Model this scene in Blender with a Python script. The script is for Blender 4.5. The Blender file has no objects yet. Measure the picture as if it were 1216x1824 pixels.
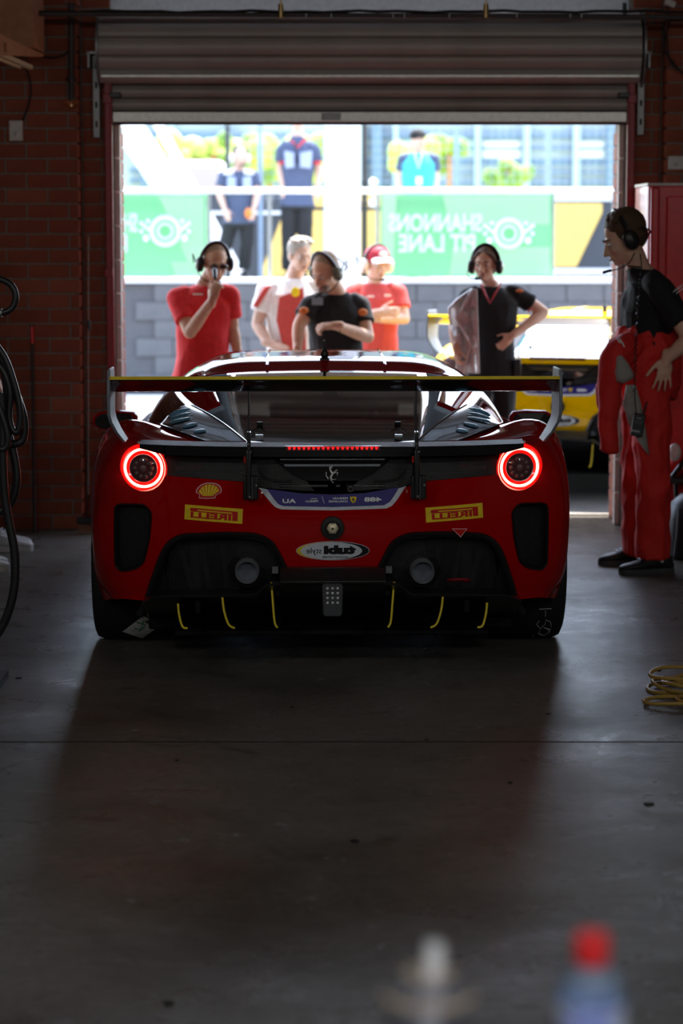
import bpy, bmesh, math, random
from mathutils import Vector as V, Matrix, noise
R = math.radians
SC = bpy.context.scene
COL = SC.collection
random.seed(7)

# ------------------------------------------------------------------ camera, world, sun, lights, exposure
CAMH, PITCH, FPX = 1.76, R(6.71), 85 / 24 * 1216
cam = bpy.data.cameras.new('camera'); camo = bpy.data.objects.new('camera', cam); COL.objects.link(camo)
camo.location = (0, 0, CAMH); camo.rotation_euler = (R(90) - PITCH, 0, 0)
cam.sensor_fit = 'HORIZONTAL'; cam.sensor_width = 24; cam.lens = 85; cam.clip_start = .1; cam.clip_end = 400
cam.dof.use_dof = True; cam.dof.focus_distance = 9.6; cam.dof.aperture_fstop = 2.6
SC.camera = camo
SC.view_settings.view_transform = 'Standard'; SC.view_settings.look = 'None'
SC.view_settings.exposure = 0.55; SC.view_settings.gamma = 1; SC.view_settings.use_curve_mapping = False
w = bpy.data.worlds.new('World'); SC.world = w; w.use_nodes = True
nt = w.node_tree; nt.nodes.clear()
sky = nt.nodes.new('ShaderNodeTexSky'); sky.sky_type = 'NISHITA'; sky.sun_disc = False
sky.sun_elevation = R(63); sky.sun_rotation = R(8); sky.air_density = 1.0; sky.dust_density = 1.5
bg = nt.nodes.new('ShaderNodeBackground'); bg.inputs[1].default_value = 0.95
wo = nt.nodes.new('ShaderNodeOutputWorld')
hs = nt.nodes.new('ShaderNodeHueSaturation'); hs.inputs['Saturation'].default_value = .8
nt.links.new(sky.outputs[0], hs.inputs['Color']); nt.links.new(hs.outputs[0], bg.inputs[0]); nt.links.new(bg.outputs[0], wo.inputs[0])
sl = bpy.data.lights.new('sun', 'SUN'); sl.energy = 13; sl.angle = R(.53); sl.color = (1, .95, .88)
so = bpy.data.objects.new('sun', sl); COL.objects.link(so)
so.rotation_euler = (R(-27), 0, R(-8))       # shines from beyond the pit wall down towards the garage
def area(name, loc, sx, sy, energy, rot=(0, 0, 0), color=(1, 1, 1)):
    l = bpy.data.lights.new(name, 'AREA'); l.shape = 'RECTANGLE'; l.size = sx; l.size_y = sy; l.energy = energy; l.color = color
    o = bpy.data.objects.new(name, l); COL.objects.link(o); o.location = loc; o.rotation_euler = rot; return o
for tx, ty in ((-1.6, -1.2), (.3, -1.2), (2.2, -1.2), (-3.2, 4.2), (3.4, 4.2)):      # unseen battens added under the ceiling as interior fill, aimed at the door end
    area('ceiling_fill_light', (tx, ty, 3.2), 1.2, .16, 15.5, (R(52), 0, 0), (1, .98, .94))

area('bench_fill_light', (.5, 1.15, 2.3), .9, .10, 5, (R(42), 0, 0), (.92, .96, 1))      # unseen light added to brighten the bottle and cup

# ------------------------------------------------------------------ helpers
def at(px, py, Y):
    ax = (px - 608) / FPX; ay = (912 - py) / FPX
    c, s = math.cos(PITCH), math.sin(PITCH)
    d = V((ax, c + ay * s, -s + ay * c)); t = Y / d.y
    return V((0, 0, CAMH)) + d * t
def gnd(px, py):
    p = at(px, py, 1.0); k = CAMH / (CAMH - p.z); return V((p.x * k, k, 0))

MATS = {}
def mat(name, col, rough=.5, metal=0, coat=0, spec=.5, emis=None, estr=0, sheen=0, bump=None, var=None, alpha=None, trans=0, ior=1.45):
    m = bpy.data.materials.new(name); m.use_nodes = True; n = m.node_tree; p = n.nodes['Principled BSDF']
    p.inputs['Base Color'].default_value = (*col, 1); p.inputs['Roughness'].default_value = rough
    p.inputs['Metallic'].default_value = metal; p.inputs['Coat Weight'].default_value = coat; p.inputs['Coat Roughness'].default_value = .03
    p.inputs['Specular IOR Level'].default_value = spec; p.inputs['IOR'].default_value = ior
    if trans: p.inputs['Transmission Weight'].default_value = trans
    if emis: p.inputs['Emission Color'].default_value = (*emis, 1); p.inputs['Emission Strength'].default_value = estr
    if sheen: p.inputs['Sheen Weight'].default_value = sheen
    tc = n.nodes.new('ShaderNodeTexCoord')
    # var = (scale, colour2, lo, hi, detail): second colour through noise
    sc_, c2, lo, hi = var if var else (35, tuple(c * .82 for c in col), .35, .75)
    nz = n.nodes.new('ShaderNodeTexNoise'); nz.inputs['Scale'].default_value = sc_; nz.inputs['Detail'].default_value = 6
    n.links.new(tc.outputs['Object'], nz.inputs['Vector'])
    cr = n.nodes.new('ShaderNodeValToRGB'); cr.color_ramp.elements[0].position = lo; cr.color_ramp.elements[1].position = hi
    cr.color_ramp.elements[0].color = (*col, 1); cr.color_ramp.elements[1].color = (*c2, 1)
    n.links.new(nz.outputs['Fac'], cr.inputs[0]); n.links.new(cr.outputs[0], p.inputs['Base Color'])
    if bump:
        b = n.nodes.new('ShaderNodeBump'); b.inputs['Strength'].default_value = bump[1]; b.inputs['Distance'].default_value = bump[2] if len(bump) > 2 else .01
        z = n.nodes.new('ShaderNodeTexNoise'); z.inputs['Scale'].default_value = bump[0]; z.inputs['Detail'].default_value = 5
        n.links.new(tc.outputs['Object'], z.inputs['Vector']); n.links.new(z.outputs['Fac'], b.inputs['Height']); n.links.new(b.outputs[0], p.inputs['Normal'])
    MATS[name] = m; return m
def M(n): return MATS[n]

def empty(name, loc=(0, 0, 0), rz=0, label=None, cat=None, group=None):
    o = bpy.data.objects.new(name, None); COL.objects.link(o); o.location = loc; o.rotation_euler = (0, 0, rz)
    o.empty_display_size = .1
    return tag(o, label, cat, group)
def tag(o, label=None, cat=None, group=None, kind=None):
    if label: o['label'] = label
    if cat: o['category'] = cat
    if group: o['group'] = group
    if kind: o['kind'] = kind
    return o

class MB:
    def __init__(s): s.v = []; s.f = []; s.m = []
    def add(s, vs, fs, mi=0):
        b = len(s.v); s.v += [V(p) for p in vs]; s.f += [[i + b for i in f] for f in fs]; s.m += [mi] * len(fs); return s
    def box(s, c, d, rot=None, mi=0):
        c = V(c); h = V(d) / 2; rot = rot or Matrix.Identity(3)
        vs = [c + rot @ V((x * h.x, y * h.y, z * h.z)) for x in (-1, 1) for y in (-1, 1) for z in (-1, 1)]
        return s.add(vs, [(0, 1, 3, 2), (4, 6, 7, 5), (0, 4, 5, 1), (2, 3, 7, 6), (0, 2, 6, 4), (1, 5, 7, 3)], mi)
    def tube(s, pts, rad, n=10, mi=0, closed=False, caps=True, flat=1, ref=None):
        pts = [V(p) for p in pts]; N = len(pts)
        if not hasattr(rad, '__len__'): rad = [rad] * N
        rings = []; prev = V(ref) if ref else None
        for i, p in enumerate(pts):
            a = pts[(i - 1) % N] if (closed or i > 0) else p; b = pts[(i + 1) % N] if (closed or i < N - 1) else p
            t = (b - a).normalized() if (b - a).length > 1e-9 else V((0, 0, 1))
            if prev is None: prev = t.orthogonal()
            u = prev - t * prev.dot(t); u = u.normalized() if u.length > 1e-6 else t.orthogonal().normalized()
            prev = u; w_ = t.cross(u)
            rings.append([p + (u * math.cos(k * 2 * math.pi / n) + w_ * flat * math.sin(k * 2 * math.pi / n)) * rad[i] for k in range(n)])
        vs = [q for r in rings for q in r]; fs = []
        for i in range(N if closed else N - 1):
            j = (i + 1) % N
            for k in range(n):
                l = (k + 1) % n; fs.append((i * n + k, i * n + l, j * n + l, j * n + k))
        if caps and not closed: fs.append(tuple(range(n))[::-1]); fs.append(tuple((N - 1) * n + k for k in range(n)))
        return s.add(vs, fs, mi)
    def cyl(s, a, b, r, r2=None, n=16, mi=0): return s.tube([a, b], [r, r if r2 is None else r2], n, mi)
    def ell(s, c, r, rot=None, nu=14, nv=9, mi=0):
        c = V(c); r = V(r) if hasattr(r, '__len__') else V((r, r, r)); rot = rot or Matrix.Identity(3); vs = []; fs = []
        for i in range(1, nv):
            a = math.pi * i / nv
            for k in range(nu):
                b = 2 * math.pi * k / nu
                vs.append(c + rot @ V((r.x * math.sin(a) * math.cos(b), r.y * math.sin(a) * math.sin(b), r.z * math.cos(a))))
        vs += [c + rot @ V((0, 0, r.z)), c + rot @ V((0, 0, -r.z))]; T = len(vs) - 2
        for i in range(nv - 2):
            for k in range(nu):
                l = (k + 1) % nu; fs.append((i * nu + k, (i + 1) * nu + k, (i + 1) * nu + l, i * nu + l))
        for k in range(nu):
            l = (k + 1) % nu; fs.append((T, k, l)); fs.append((T + 1, (nv - 2) * nu + l, (nv - 2) * nu + k))
        return s.add(vs, fs, mi)
    def cap(s, a, b, ra, rb=None, n=12):      # capsule
        rb = ra if rb is None else rb; a, b = V(a), V(b); t = (b - a)
        L = t.length; t = t.normalized() if L > 1e-9 else V((0, 0, 1)); pts = []; rr = []
        for k in (90, 60, 30): pts.append(a - t * ra * math.sin(R(k))); rr.append(max(ra * math.cos(R(k)), ra * .02))
        pts += [a, b]; rr += [ra, rb]
        for k in (30, 60, 90): pts.append(b + t * rb * math.sin(R(k))); rr.append(max(rb * math.cos(R(k)), rb * .02))
        return s.tube(pts, rr, n)
    def chain(s, pts, rad, n=12):
        for i in range(len(pts) - 1): s.cap(pts[i], pts[i + 1], rad[i], rad[i + 1], n)
        return s
    def loft(s, rings, mi=0, caps=True, closed=True):
        n = len(rings[0]); vs = [q for r in rings for q in r]; fs = []
        for i in range(len(rings) - 1):
            for k in range(n if closed else n - 1):
                l = (k + 1) % n; fs.append((i * n + k, i * n + l, (i + 1) * n + l, (i + 1) * n + k))
        if caps: fs.append(tuple(range(n))[::-1]); fs.append(tuple((len(rings) - 1) * n + k for k in range(n)))
        return s.add(vs, fs, mi)
    def prism(s, poly, axis, a, b, mi=0):     # poly in the other two coordinates, extruded a..b along axis
        def P(p, t):
            return V((t, p[0], p[1])) if axis == 'x' else V((p[0], t, p[1])) if axis == 'y' else V((p[0], p[1], t))
        n = len(poly); vs = [P(p, a) for p in poly] + [P(p, b) for p in poly]
        fs = [tuple(range(n))[::-1], tuple(range(n, 2 * n))] + [(k, (k + 1) % n, (k + 1) % n + n, k + n) for k in range(n)]
        return s.add(vs, fs, mi)
    def mesh(s, name, mats, origin=(0, 0, 0), smooth=True, sharp=40):
        o = V(origin); me = bpy.data.meshes.new(name)
        me.from_pydata([p - o for p in s.v], [], s.f)
        for m in (mats if isinstance(mats, (list, tuple)) else [mats]): me.materials.append(M(m) if isinstance(m, str) else m)
        me.polygons.foreach_set('material_index', s.m)
        bm = bmesh.new(); bm.from_mesh(me); bmesh.ops.recalc_face_normals(bm, faces=bm.faces)
        if smooth:
            for f in bm.faces: f.smooth = True
            ca = R(sharp)
            for e in bm.edges:
                if len(e.link_faces) == 2 and e.calc_face_angle(0) > ca: e.smooth = False
        bm.to_mesh(me); bm.free(); return me
    def build(s, name, mats, parent=None, origin=None, smooth=True, sharp=40, bevel=0, seg=2):
        if origin is None: origin = parent.location if (parent is not None and parent.rotation_euler.z == 0) else (0, 0, 0)
        me = s.mesh(name, mats, origin, smooth, sharp); return link(name, me, parent, bevel, seg)
def link(name, me, parent=None, bevel=0, seg=2):
    o = bpy.data.objects.new(name, me); COL.objects.link(o)
    if parent is not None: o.parent = parent
    if bevel:
        b = o.modifiers.new('bevel', 'BEVEL'); b.width = bevel; b.segments = seg; b.limit_method = 'ANGLE'; b.angle_limit = R(35)
        b.harden_normals = False
    return o
def evalmesh(o):
    dg = bpy.context.evaluated_depsgraph_get(); dg.update()
    me = bpy.data.meshes.new_from_object(o.evaluated_get(dg)); return me
def remesh(mb, voxel, mats, name, parent, smooth=4, wr=None, origin=None):
    """union of closed shapes as one continuous surface; wr = (scale, amplitude, stretch-z) cloth folds"""
    if origin is None: origin = parent.location
    me = mb.mesh('tmp', mats, origin); o = bpy.data.objects.new('tmp', me); COL.objects.link(o)
    r = o.modifiers.new('r', 'REMESH'); r.mode = 'VOXEL'; r.voxel_size = voxel; r.use_smooth_shade = True
    if smooth: q = o.modifiers.new('s', 'SMOOTH'); q.iterations = smooth; q.factor = .5
    m2 = evalmesh(o); bpy.data.objects.remove(o); bpy.data.meshes.remove(me)
    if wr:
        sc_, am, st = wr; nn = [v.normal.copy() for v in m2.vertices]; off = V((random.random() * 20, 3, random.random() * 9))
        for v, n_ in zip(m2.vertices, nn):
            q = v.co; a = noise.noise(V((q.x * sc_, q.y * sc_, q.z * sc_ * st)) + off)
            b_ = noise.noise(V((q.x * sc_ * .6 + q.z * sc_ * .5, q.y * sc_, q.z * sc_ * .9)) + off * 2)
            v.co = q + n_ * am * ((1 - 2 * abs(a)) * .7 + b_ * .6)
    m2.name = name
    m2.materials.clear(); m2.materials.append(M(mats))
    for p in m2.polygons: p.use_smooth = True
    return link(name, m2, parent)
def textmesh(s, size, bold=0.0, shear=0, extr=.0006, mirror=True, align='CENTER'):
    cu = bpy.data.curves.new('t', 'FONT'); cu.body = s; cu.size = size; cu.extrude = extr; cu.offset = bold; cu.shear = shear
    cu.align_x = align; cu.align_y = 'CENTER'; cu.resolution_u = 3
    o = bpy.data.objects.new('t', cu); COL.objects.link(o); me = evalmesh(o); bpy.data.objects.remove(o); bpy.data.curves.remove(cu)
    vs = [V(((-1 if mirror else 1) * v.co.x, v.co.y, v.co.z)) for v in me.vertices]; fs = [tuple(p.vertices) for p in me.polygons]
    bpy.data.meshes.remove(me); return vs, fs

def LOG(*a): pass
# ------------------------------------------------------------------ materials
def floor_mat():
    m = mat('concrete_floor', (.17, .165, .155), .42)
    n = m.node_tree; p = n.nodes['Principled BSDF']; N = n.nodes.new; L = n.links.new
    tc = N('ShaderNodeTexCoord')
    mp = N('ShaderNodeMapping'); mp.inputs['Scale'].default_value = (1, 1.0, 1); L(tc.outputs['Object'], mp.inputs[0])
    def nz(sc, det, ro=.6, dist=0):
        q = N('ShaderNodeTexNoise'); q.inputs['Scale'].default_value = sc; q.inputs['Detail'].default_value = det; q.inputs['Roughness'].default_value = ro
        q.inputs['Distortion'].default_value = dist; L(mp.outputs[0], q.inputs['Vector']); return q
    def ramp(src, *st):
        c = N('ShaderNodeValToRGB'); e = c.color_ramp.elements
        e[0].position, e[0].color = st[0][0], (*st[0][1], 1); e[1].position, e[1].color = st[-1][0], (*st[-1][1], 1)
        for a, b in st[1:-1]: k = e.new(a); k.color = (*b, 1)
        L(src, c.inputs[0]); return c
    def mix(f, a, b, mode='MIX'):
        x = N('ShaderNodeMix'); x.data_type = 'RGBA'; x.blend_type = mode
        if isinstance(f, float): x.inputs[0].default_value = f
        else: L(f, x.inputs[0])
        L(a, x.inputs[6]); 
        if isinstance(b, tuple): x.inputs[7].default_value = (*b, 1)
        else: L(b, x.inputs[7])
        return x.outputs[2]
    base = ramp(nz(.9, 8, .65, .4).outputs[0], (.3, (.082, .074, .063)), (.5, (.140, .130, .114)), (.72, (.19, .182, .17)))
    fine = ramp(nz(24, 8, .7).outputs[0], (.3, (.8, .8, .8)), (.7, (1.15, 1.15, 1.15)))
    c = mix(1.0, base.outputs[0], fine.outputs[0], 'MULTIPLY')
    stain = ramp(nz(2.3, 5, .6, 1.2).outputs[0], (.58, (0, 0, 0)), (.75, (1, 1, 1)))
    c = mix(stain.outputs[0], c, (.075, .062, .048))
    spot = ramp(nz(7.5, 6, .75).outputs[0], (.62, (0, 0, 0)), (.70, (.8, .8, .8)))
    c = mix(spot.outputs[0], c, (.33, .35, .39))
    sp2 = ramp(nz(30, 3, .5).outputs[0], (.2, (1, 1, 1)), (.26, (0, 0, 0)))
    c = mix(sp2.outputs[0], c, (.02, .02, .02))
    L(c, p.inputs['Base Color'])
    rr = ramp(nz(3.1, 6, .7, .8).outputs[0], (.3, (.22, .22, .22)), (.7, (.40, .40, .40)))
    L(rr.outputs[0], p.inputs['Roughness'])
    b = N('ShaderNodeBump'); b.inputs['Strength'].default_value = .35; b.inputs['Distance'].default_value = .004
    L(nz(60, 8, .8).outputs[0], b.inputs['Height']); L(b.outputs[0], p.inputs['Normal']); 
    m2 = N('ShaderNodeMapping'); m2.inputs['Scale'].default_value = (.8, 1.1, 1); L(tc.outputs['Object'], m2.inputs[0])
    q = N('ShaderNodeTexNoise'); q.inputs['Scale'].default_value = 1.3; q.inputs['Detail'].default_value = 9; q.inputs['Roughness'].default_value = .72; L(m2.outputs[0], q.inputs['Vector'])
    sp = ramp(q.outputs[0], (.38, (.02, .02, .02)), (.56, (.06, .06, .06)), (.70, (.30, .30, .30))); L(sp.outputs[0], p.inputs['Specular IOR Level'])
floor_mat()
mat('brick_clay', (.30, .075, .035), .75, var=(9, (.22, .05, .025), .3, .75), bump=(140, .4, .003))
mat('brick_clay_pale', (.36, .105, .05), .75, var=(9, (.26, .07, .035), .3, .75), bump=(140, .4, .003))
mat('mortar', (.30, .27, .235), .9, var=(40, (.2, .18, .16), .3, .7), bump=(200, .4, .003))
mat('white_block', (.75, .73, .68), .7, bump=(90, .3, .003))
mat('grey_beam', (.55, .54, .5), .7)
mat('ceiling_paint', (.4, .39, .36), .8)
mat('shutter_steel', (.42, .39, .36), .45, .1, var=(3, (.33, .30, .27), .35, .8), bump=(60, .1, .002))
mat('shutter_bar', (.5, .49, .46), .35, .6)
mat('red_frame', (.33, .012, .025), .4)
mat('galvanised', (.28, .29, .29), .45, .7)
mat('dark_pipe', (.05, .045, .042), .5)
mat('brass', (.65, .45, .2), .3, 1)
mat('plastic_white', (.62, .6, .57), .4)
mat('rust_orange', (.5, .16, .05), .7)
mat('timber', (.45, .2, .09), .6, var=(14, (.35, .14, .06), .3, .7))
mat('pale_timber', (.62, .5, .33), .55)
mat('red_panel', (.74, .012, .018), .3, coat=.5)
mat('black_rubber', (.012, .012, .013), .55)
mat('black_hose', (.016, .016, .018), .38)
mat('black_plastic', (.018, .018, .02), .38)
mat('black_gloss', (.008, .008, .010), .16, coat=1)
mat('black_matt', (.012, .012, .013), .8, spec=.1)
mat('asphalt', (.16, .155, .15), .85, var=(6, (.12, .118, .115), .3, .7), bump=(120, .5, .005))
mat('white_paint', (.8, .8, .78), .6)
mat('pit_block', (.15, .15, .155), .85, var=(5, (.12, .12, .125), .3, .7), bump=(70, .4, .004))
mat('pit_joint', (.115, .115, .12), .9)
mat('banner_green', (.16, .62, .25), .6, var=(.9, (.22, .68, .32), .4, .6))
mat('banner_pale', (.62, .88, .62), .6)
mat('banner_white', (.9, .92, .9), .6)
mat('steel_white', (.82, .83, .84), .35)
mat('steel_blue', (.35, .45, .6), .5)
mat('fence_wire', (.45, .5, .56), .5, .6)
mat('yellow_board', (.9, .6, .16), .6)
mat('black_board', (.06, .065, .075), .6)
mat('grass', (.25, .38, .07), .9, var=(1.2, (.55, .55, .14), .35, .65))
mat('foliage', (.10, .2, .05), .9, var=(3, (.3, .38, .08), .35, .65))
mat('building_pale', (.36, .41, .48), .8, var=(.6, (.26, .31, .40), .4, .6))
mat('building_blue', (.13, .2, .34), .7)

# ------------------------------------------------------------------ the setting
WY = 14.22      # inner face of the front wall
def struct(o): o['kind'] = 'structure'; return o
f = MB().box((0, 5.3, -.075), (14, 19, .15))
floor = struct(f.build('floor', 'concrete_floor', smooth=False))
# expansion joint in the slab
g = MB().box((0, 8.18, .0006), (14, .008, .0012)).box((0, 3.9, .0006), (14, .008, .0012)); g.build('joint', 'black_matt', floor, smooth=False)
struct(MB().box((0, 40, -.09), (90, 51, .14)).build('ground', 'asphalt', smooth=False))
struct(MB().box((0, 4.9, 3.46), (13, 18.6, .12)).build('ceiling', 'ceiling_paint', smooth=False))
struct(MB().box((-5.6, 4.9, 1.7), (.2, 18.6, 3.4)).build('wall_left', 'mortar', smooth=False))
struct(MB().box((5.6, 4.9, 1.7), (.2, 18.6, 3.4)).build('wall_right', 'mortar', smooth=False))
bw = MB().box((-3.5, -4.1, 1.7), (4, .2, 3.4)).box((3.75, -4.1, 1.7), (3.6, .2, 3.4)).box((.22, -4.1, 1.7), (3.46, .2, 3.4))
struct(bw.build('wall_back', 'mortar', smooth=False))
OXL, OXR, OZ = -1.335, 1.66, 2.36      # door opening
# front wall core (mortar), 0.55 thick
wf = MB().box(((-5.5 + OXL) / 2, WY + .30, 1.7), (abs(-5.5 - OXL), .52, 3.4)).box(((5.5 + OXR) / 2, WY + .30, 1.7), (5.5 - OXR, .52, 3.4))
wfl = struct(wf.build('wall_front', 'mortar', smooth=False))
struct(MB().box(((OXL + OXR) / 2, WY + .34, 2.90), (OXR - OXL + .02, .42, 1.0)).build('trim_1', 'grey_beam', smooth=False))
# pilasters standing proud of the recessed door surround
PXL, PXR = -1.512, 1.86        # pilaster edges
brick_me = {}
def brick(w_, h, d, m='brick_clay'):
    k = (round(w_, 3), h, d, m)
    if k not in brick_me:
        b = MB().box((0, 0, 0), (w_, d, h)); me = b.mesh('brick', m, smooth=False)
        bm = bmesh.new(); bm.from_mesh(me); bmesh.ops.bevel(bm, geom=bm.edges[:], offset=.0025, segments=1, affect='EDGES'); bm.to_mesh(me); bm.free()
        brick_me[k] = me
    return brick_me[k]
CH, BL = .0862, .242
def courses(x0, x1, y, parent, zt=3.3, phase=0., d=.05, pale=.12, zb=.0):
    k = 0; z = zb + .0
    while z + CH < zt:
        off = (phase + (BL / 2 if k % 2 else 0)) % BL
        x = x0 - off
        while x < x1:
            a, b = max(x, x0), min(x + BL, x1)
            if b - a > .035:
                o = bpy.data.objects.new('brick', brick(b - a - .0105, CH - .0105, d, 'brick_clay_pale' if random.random() < pale else 'brick_clay'))
                COL.objects.link(o); o.parent = parent; o.location = ((a + b) / 2, y + random.uniform(-.0012, .0012), z + CH / 2)
            x += BL
        z += CH; k += 1
pl = struct(MB().box(((-2.6 + PXL) / 2 - .006, WY - .05, 1.7), (abs(-2.6 - PXL) - .012, .19, 3.4)).box((-4.0, WY, 1.7), (2.8, .08, 3.4)).build('wall_front_left', 'mortar', smooth=False))
courses(-2.32, PXL, WY - .14, pl, phase=.10, d=.03)
pr = struct(MB().box(((2.6 + PXR) / 2 + .006, WY - .05, 1.7), (2.6 - PXR - .012, .19, 3.4)).box((4.0, WY, 1.7), (2.8, .08, 3.4)).build('wall_front_right', 'mortar', smooth=False))
courses(PXR, 2.46, WY - .14, pr, phase=.02, d=.03, pale=.4)
for par, X in ((pl, PXL - .006), (pr, PXR + .006)):        # return faces of the pilasters
    for k in range(38):
        o = bpy.data.objects.new('brick', brick(.155, CH - .0105, .012, 'brick_clay_pale')); COL.objects.link(o); o.parent = par
        o.rotation_euler = (0, 0, R(90)); o.location = (X, WY - .07, k * CH + CH / 2)
rl = struct(MB().box(((PXL + OXL) / 2, WY + .03, 1.7), (OXL - PXL, .04, 3.4)).build('wall_recess_left', 'mortar', smooth=False))
courses(PXL + .004, OXL, WY + .012, rl, phase=.13, d=.03)
rr = struct(MB().box(((PXR + OXR) / 2, WY + .03, 1.7), (PXR - OXR, .04, 3.4)).build('wall_recess_right', 'mortar', smooth=False))
courses(OXR, PXR - .004, WY + .012, rr, phase=.10, d=.03)
# door reveals: outer white strips and bricks facing into the opening
for sx, X, nm in ((1, OXL, 'reveal_left'), (-1, OXR, 'reveal_right')):
    rv = struct(MB().box((X + sx * .004, WY + .30, 1.18), (.012, .50, 2.36)).build('wall_' + nm, 'mortar', smooth=False))
    for k in range(27):
        y0 = WY + .15
        for a, b in (((y0, y0 + .23), (y0 + .24, y0 + .40)) if k % 2 else ((y0, y0 + .11), (y0 + .12, y0 + .35), (y0 + .36, y0 + .40))):
            if sx > 0 and k < 27 or sx < 0:
                o = bpy.data.objects.new('brick', brick(b - a - .004, CH - .0105, .012, 'brick_clay_pale')); COL.objects.link(o); o.parent = rv
                o.rotation_euler = (0, 0, R(90)); o.location = (X + sx * .012, (a + b) / 2, k * CH + CH / 2)
# white painted stop blocks beside the rail
def stack(name, X, z0, z1, n, label, w_=.035):
    t = empty(name, (X, WY + .10, z0), label=label, cat='door stop')
    for k in range(n):
        h = (z1 - z0) / n
        MB().box((X, WY + .10, z0 + h * (k + .5)), (w_, .06, h - .006)).build('block', 'white_block', t, bevel=.004, smooth=False)
stack('door_jamb_strip', OXL + .022, 0, 2.36, 12, 'white painted strip lining the left side of the door opening')
stack('door_jamb_strip', OXR - .022, 0, 2.36, 12, 'white painted strip lining the right side of the door opening')
# red guide rails
for X, nm in ((OXL - .018, 'left'), (OXR + .02, 'right')):
    t = MB().box((X, WY - .02, 1.32), (.032, .09, 2.64)).box((X + (.02 if nm == 'left' else -.02), WY - .05, 1.32), (.012, .02, 2.64))
    for z in (2.5, 1.5, .5): t.box((X, WY - .07, z), (.05, .012, .05))
    tag(t.build('guide_rail', 'red_frame', smooth=False, bevel=.003), 'red steel shutter guide rail on the %s of the door opening' % nm, 'rail')
# white threshold lip outside the door
struct(MB().box(((OXL + OXR) / 2, WY + .57, .004), (3.2, .05, .012)).build('trim_2', 'mortar', smooth=False))
# roller shutter: slats around the drum and hanging curtain
sh = empty('roller_shutter', (.16, WY - .02, OZ), label='grey corrugated steel roller shutter rolled almost fully up above the doorway', cat='shutter')
def slat(y, z, h, nrm, name='slat', m='shutter_steel', wid=3.0, xc=.163):
    # a curved slat of height h, facing nrm (unit y,z), in the plane
    n_ = V((0, nrm[0], nrm[1])).normalized(); t = V((0, -n_.z, n_.y)); c = V((xc, y, z)); prof = []
    for a, b in ((-.5, 0), (-.46, .006), (-.40, .0015), (-.3, .010), (0, .013), (.3, .010), (.40, .0015), (.46, .006), (.5, 0)): prof.append((a * h, b))
    rings = []
    for X in (-wid / 2, wid / 2):
        rings.append([c + V((X, 0, 0)) + t * a + n_ * b for a, b in prof] + [c + V((X, 0, 0)) + t * a + n_ * (b - .004) for a, b in reversed(prof)])
    return MB().loft(rings).build(name, m, sh, sharp=50)
z = 2.62
MB().box((.163, WY - .008, OZ + .2), (2.98, .004, .36)).build('curtain_backing', 'black_matt', sh)
for k in range(4): slat(WY - .02, OZ + .072 + .0735 * (k + .5), .0705, (-1, 0))
DC, DR = V((0, WY - .03, 2.785)), .195
for k in range(0, 8):
    a = R(180 + 60 - 30 * k)
    if math.sin(a) * DR + DC.z > 3.3: continue
    slat(DC.y + DR * math.cos(a), DC.z + DR * math.sin(a), .0995, (math.cos(a), math.sin(a)), wid=3.10)
MB().cyl((-1.38, DC.y, DC.z), (1.70, DC.y, DC.z), DR - .012, n=32).build('drum', 'black_matt', sh)
for X in (-1.40, 1.725): MB().cyl((X, DC.y, DC.z), (X + .012, DC.y, DC.z), DR + .03, n=32).build('end_plate', 'galvanised', sh)
bar = MB().box((.163, WY - .03, OZ + .036), (2.98, .045, .065)).build('bottom_rail', 'shutter_bar', sh, bevel=.006)
MB().box((.163, WY - .03, OZ - .002), (2.98, .03, .012)).build('weather_seal', 'black_rubber', sh)
MB().box((-.06, WY - .056, OZ + .038), (.11, .01, .04)).build('lock_plate', 'galvanised', sh, bevel=.003)
MB().box((.163, DC.y - .165, 2.62), (3.08, .035, .02)).build('hood_lip', 'shutter_bar', sh, bevel=.004)
for X in (OXL + .03, OXR - .03):
    MB().box((X, WY - .06, 2.52), (.06, .05, .03)).build('stop_lug', 'black_plastic', sh, bevel=.004)
# long service pipe under the ceiling, with cable and clips
pp = empty('service_pipe', (0, 13.62, 2.93), label='thin dark steel pipe running across above the roller shutter', cat='pipe')
zp = at(608, 31, 13.62).z
MB().cyl((-1.83, 13.62, zp + .02), (2.3, 13.62, zp), .014, n=12).build('pipe', 'dark_pipe', pp)
pts = [(x * .1, 13.62, zp + .032 + .003 * math.sin(x * .9) + .003 * math.sin(x * 2.3)) for x in range(-17, 22)]
MB().tube(pts, .008, 8).build('cable', 'black_rubber', pp)
for px in (500, 865):
    q = at(px, 30, 13.6); MB().cyl((q.x, 13.6, q.z - .005), (q.x, 13.6, q.z + .07), .018, .014).cyl((q.x, 13.6, q.z + .07), (q.x, 13.6, 3.40), .005).build('hanger', 'brass', pp)
for px in (545, 590, 700, 720, 800, 920, 1015, 1035): 
    q = at(px, 28, 13.6); MB().box((q.x, 13.6, q.z), (.006, .035, .02)).build('clip', 'galvanised', pp)
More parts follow.
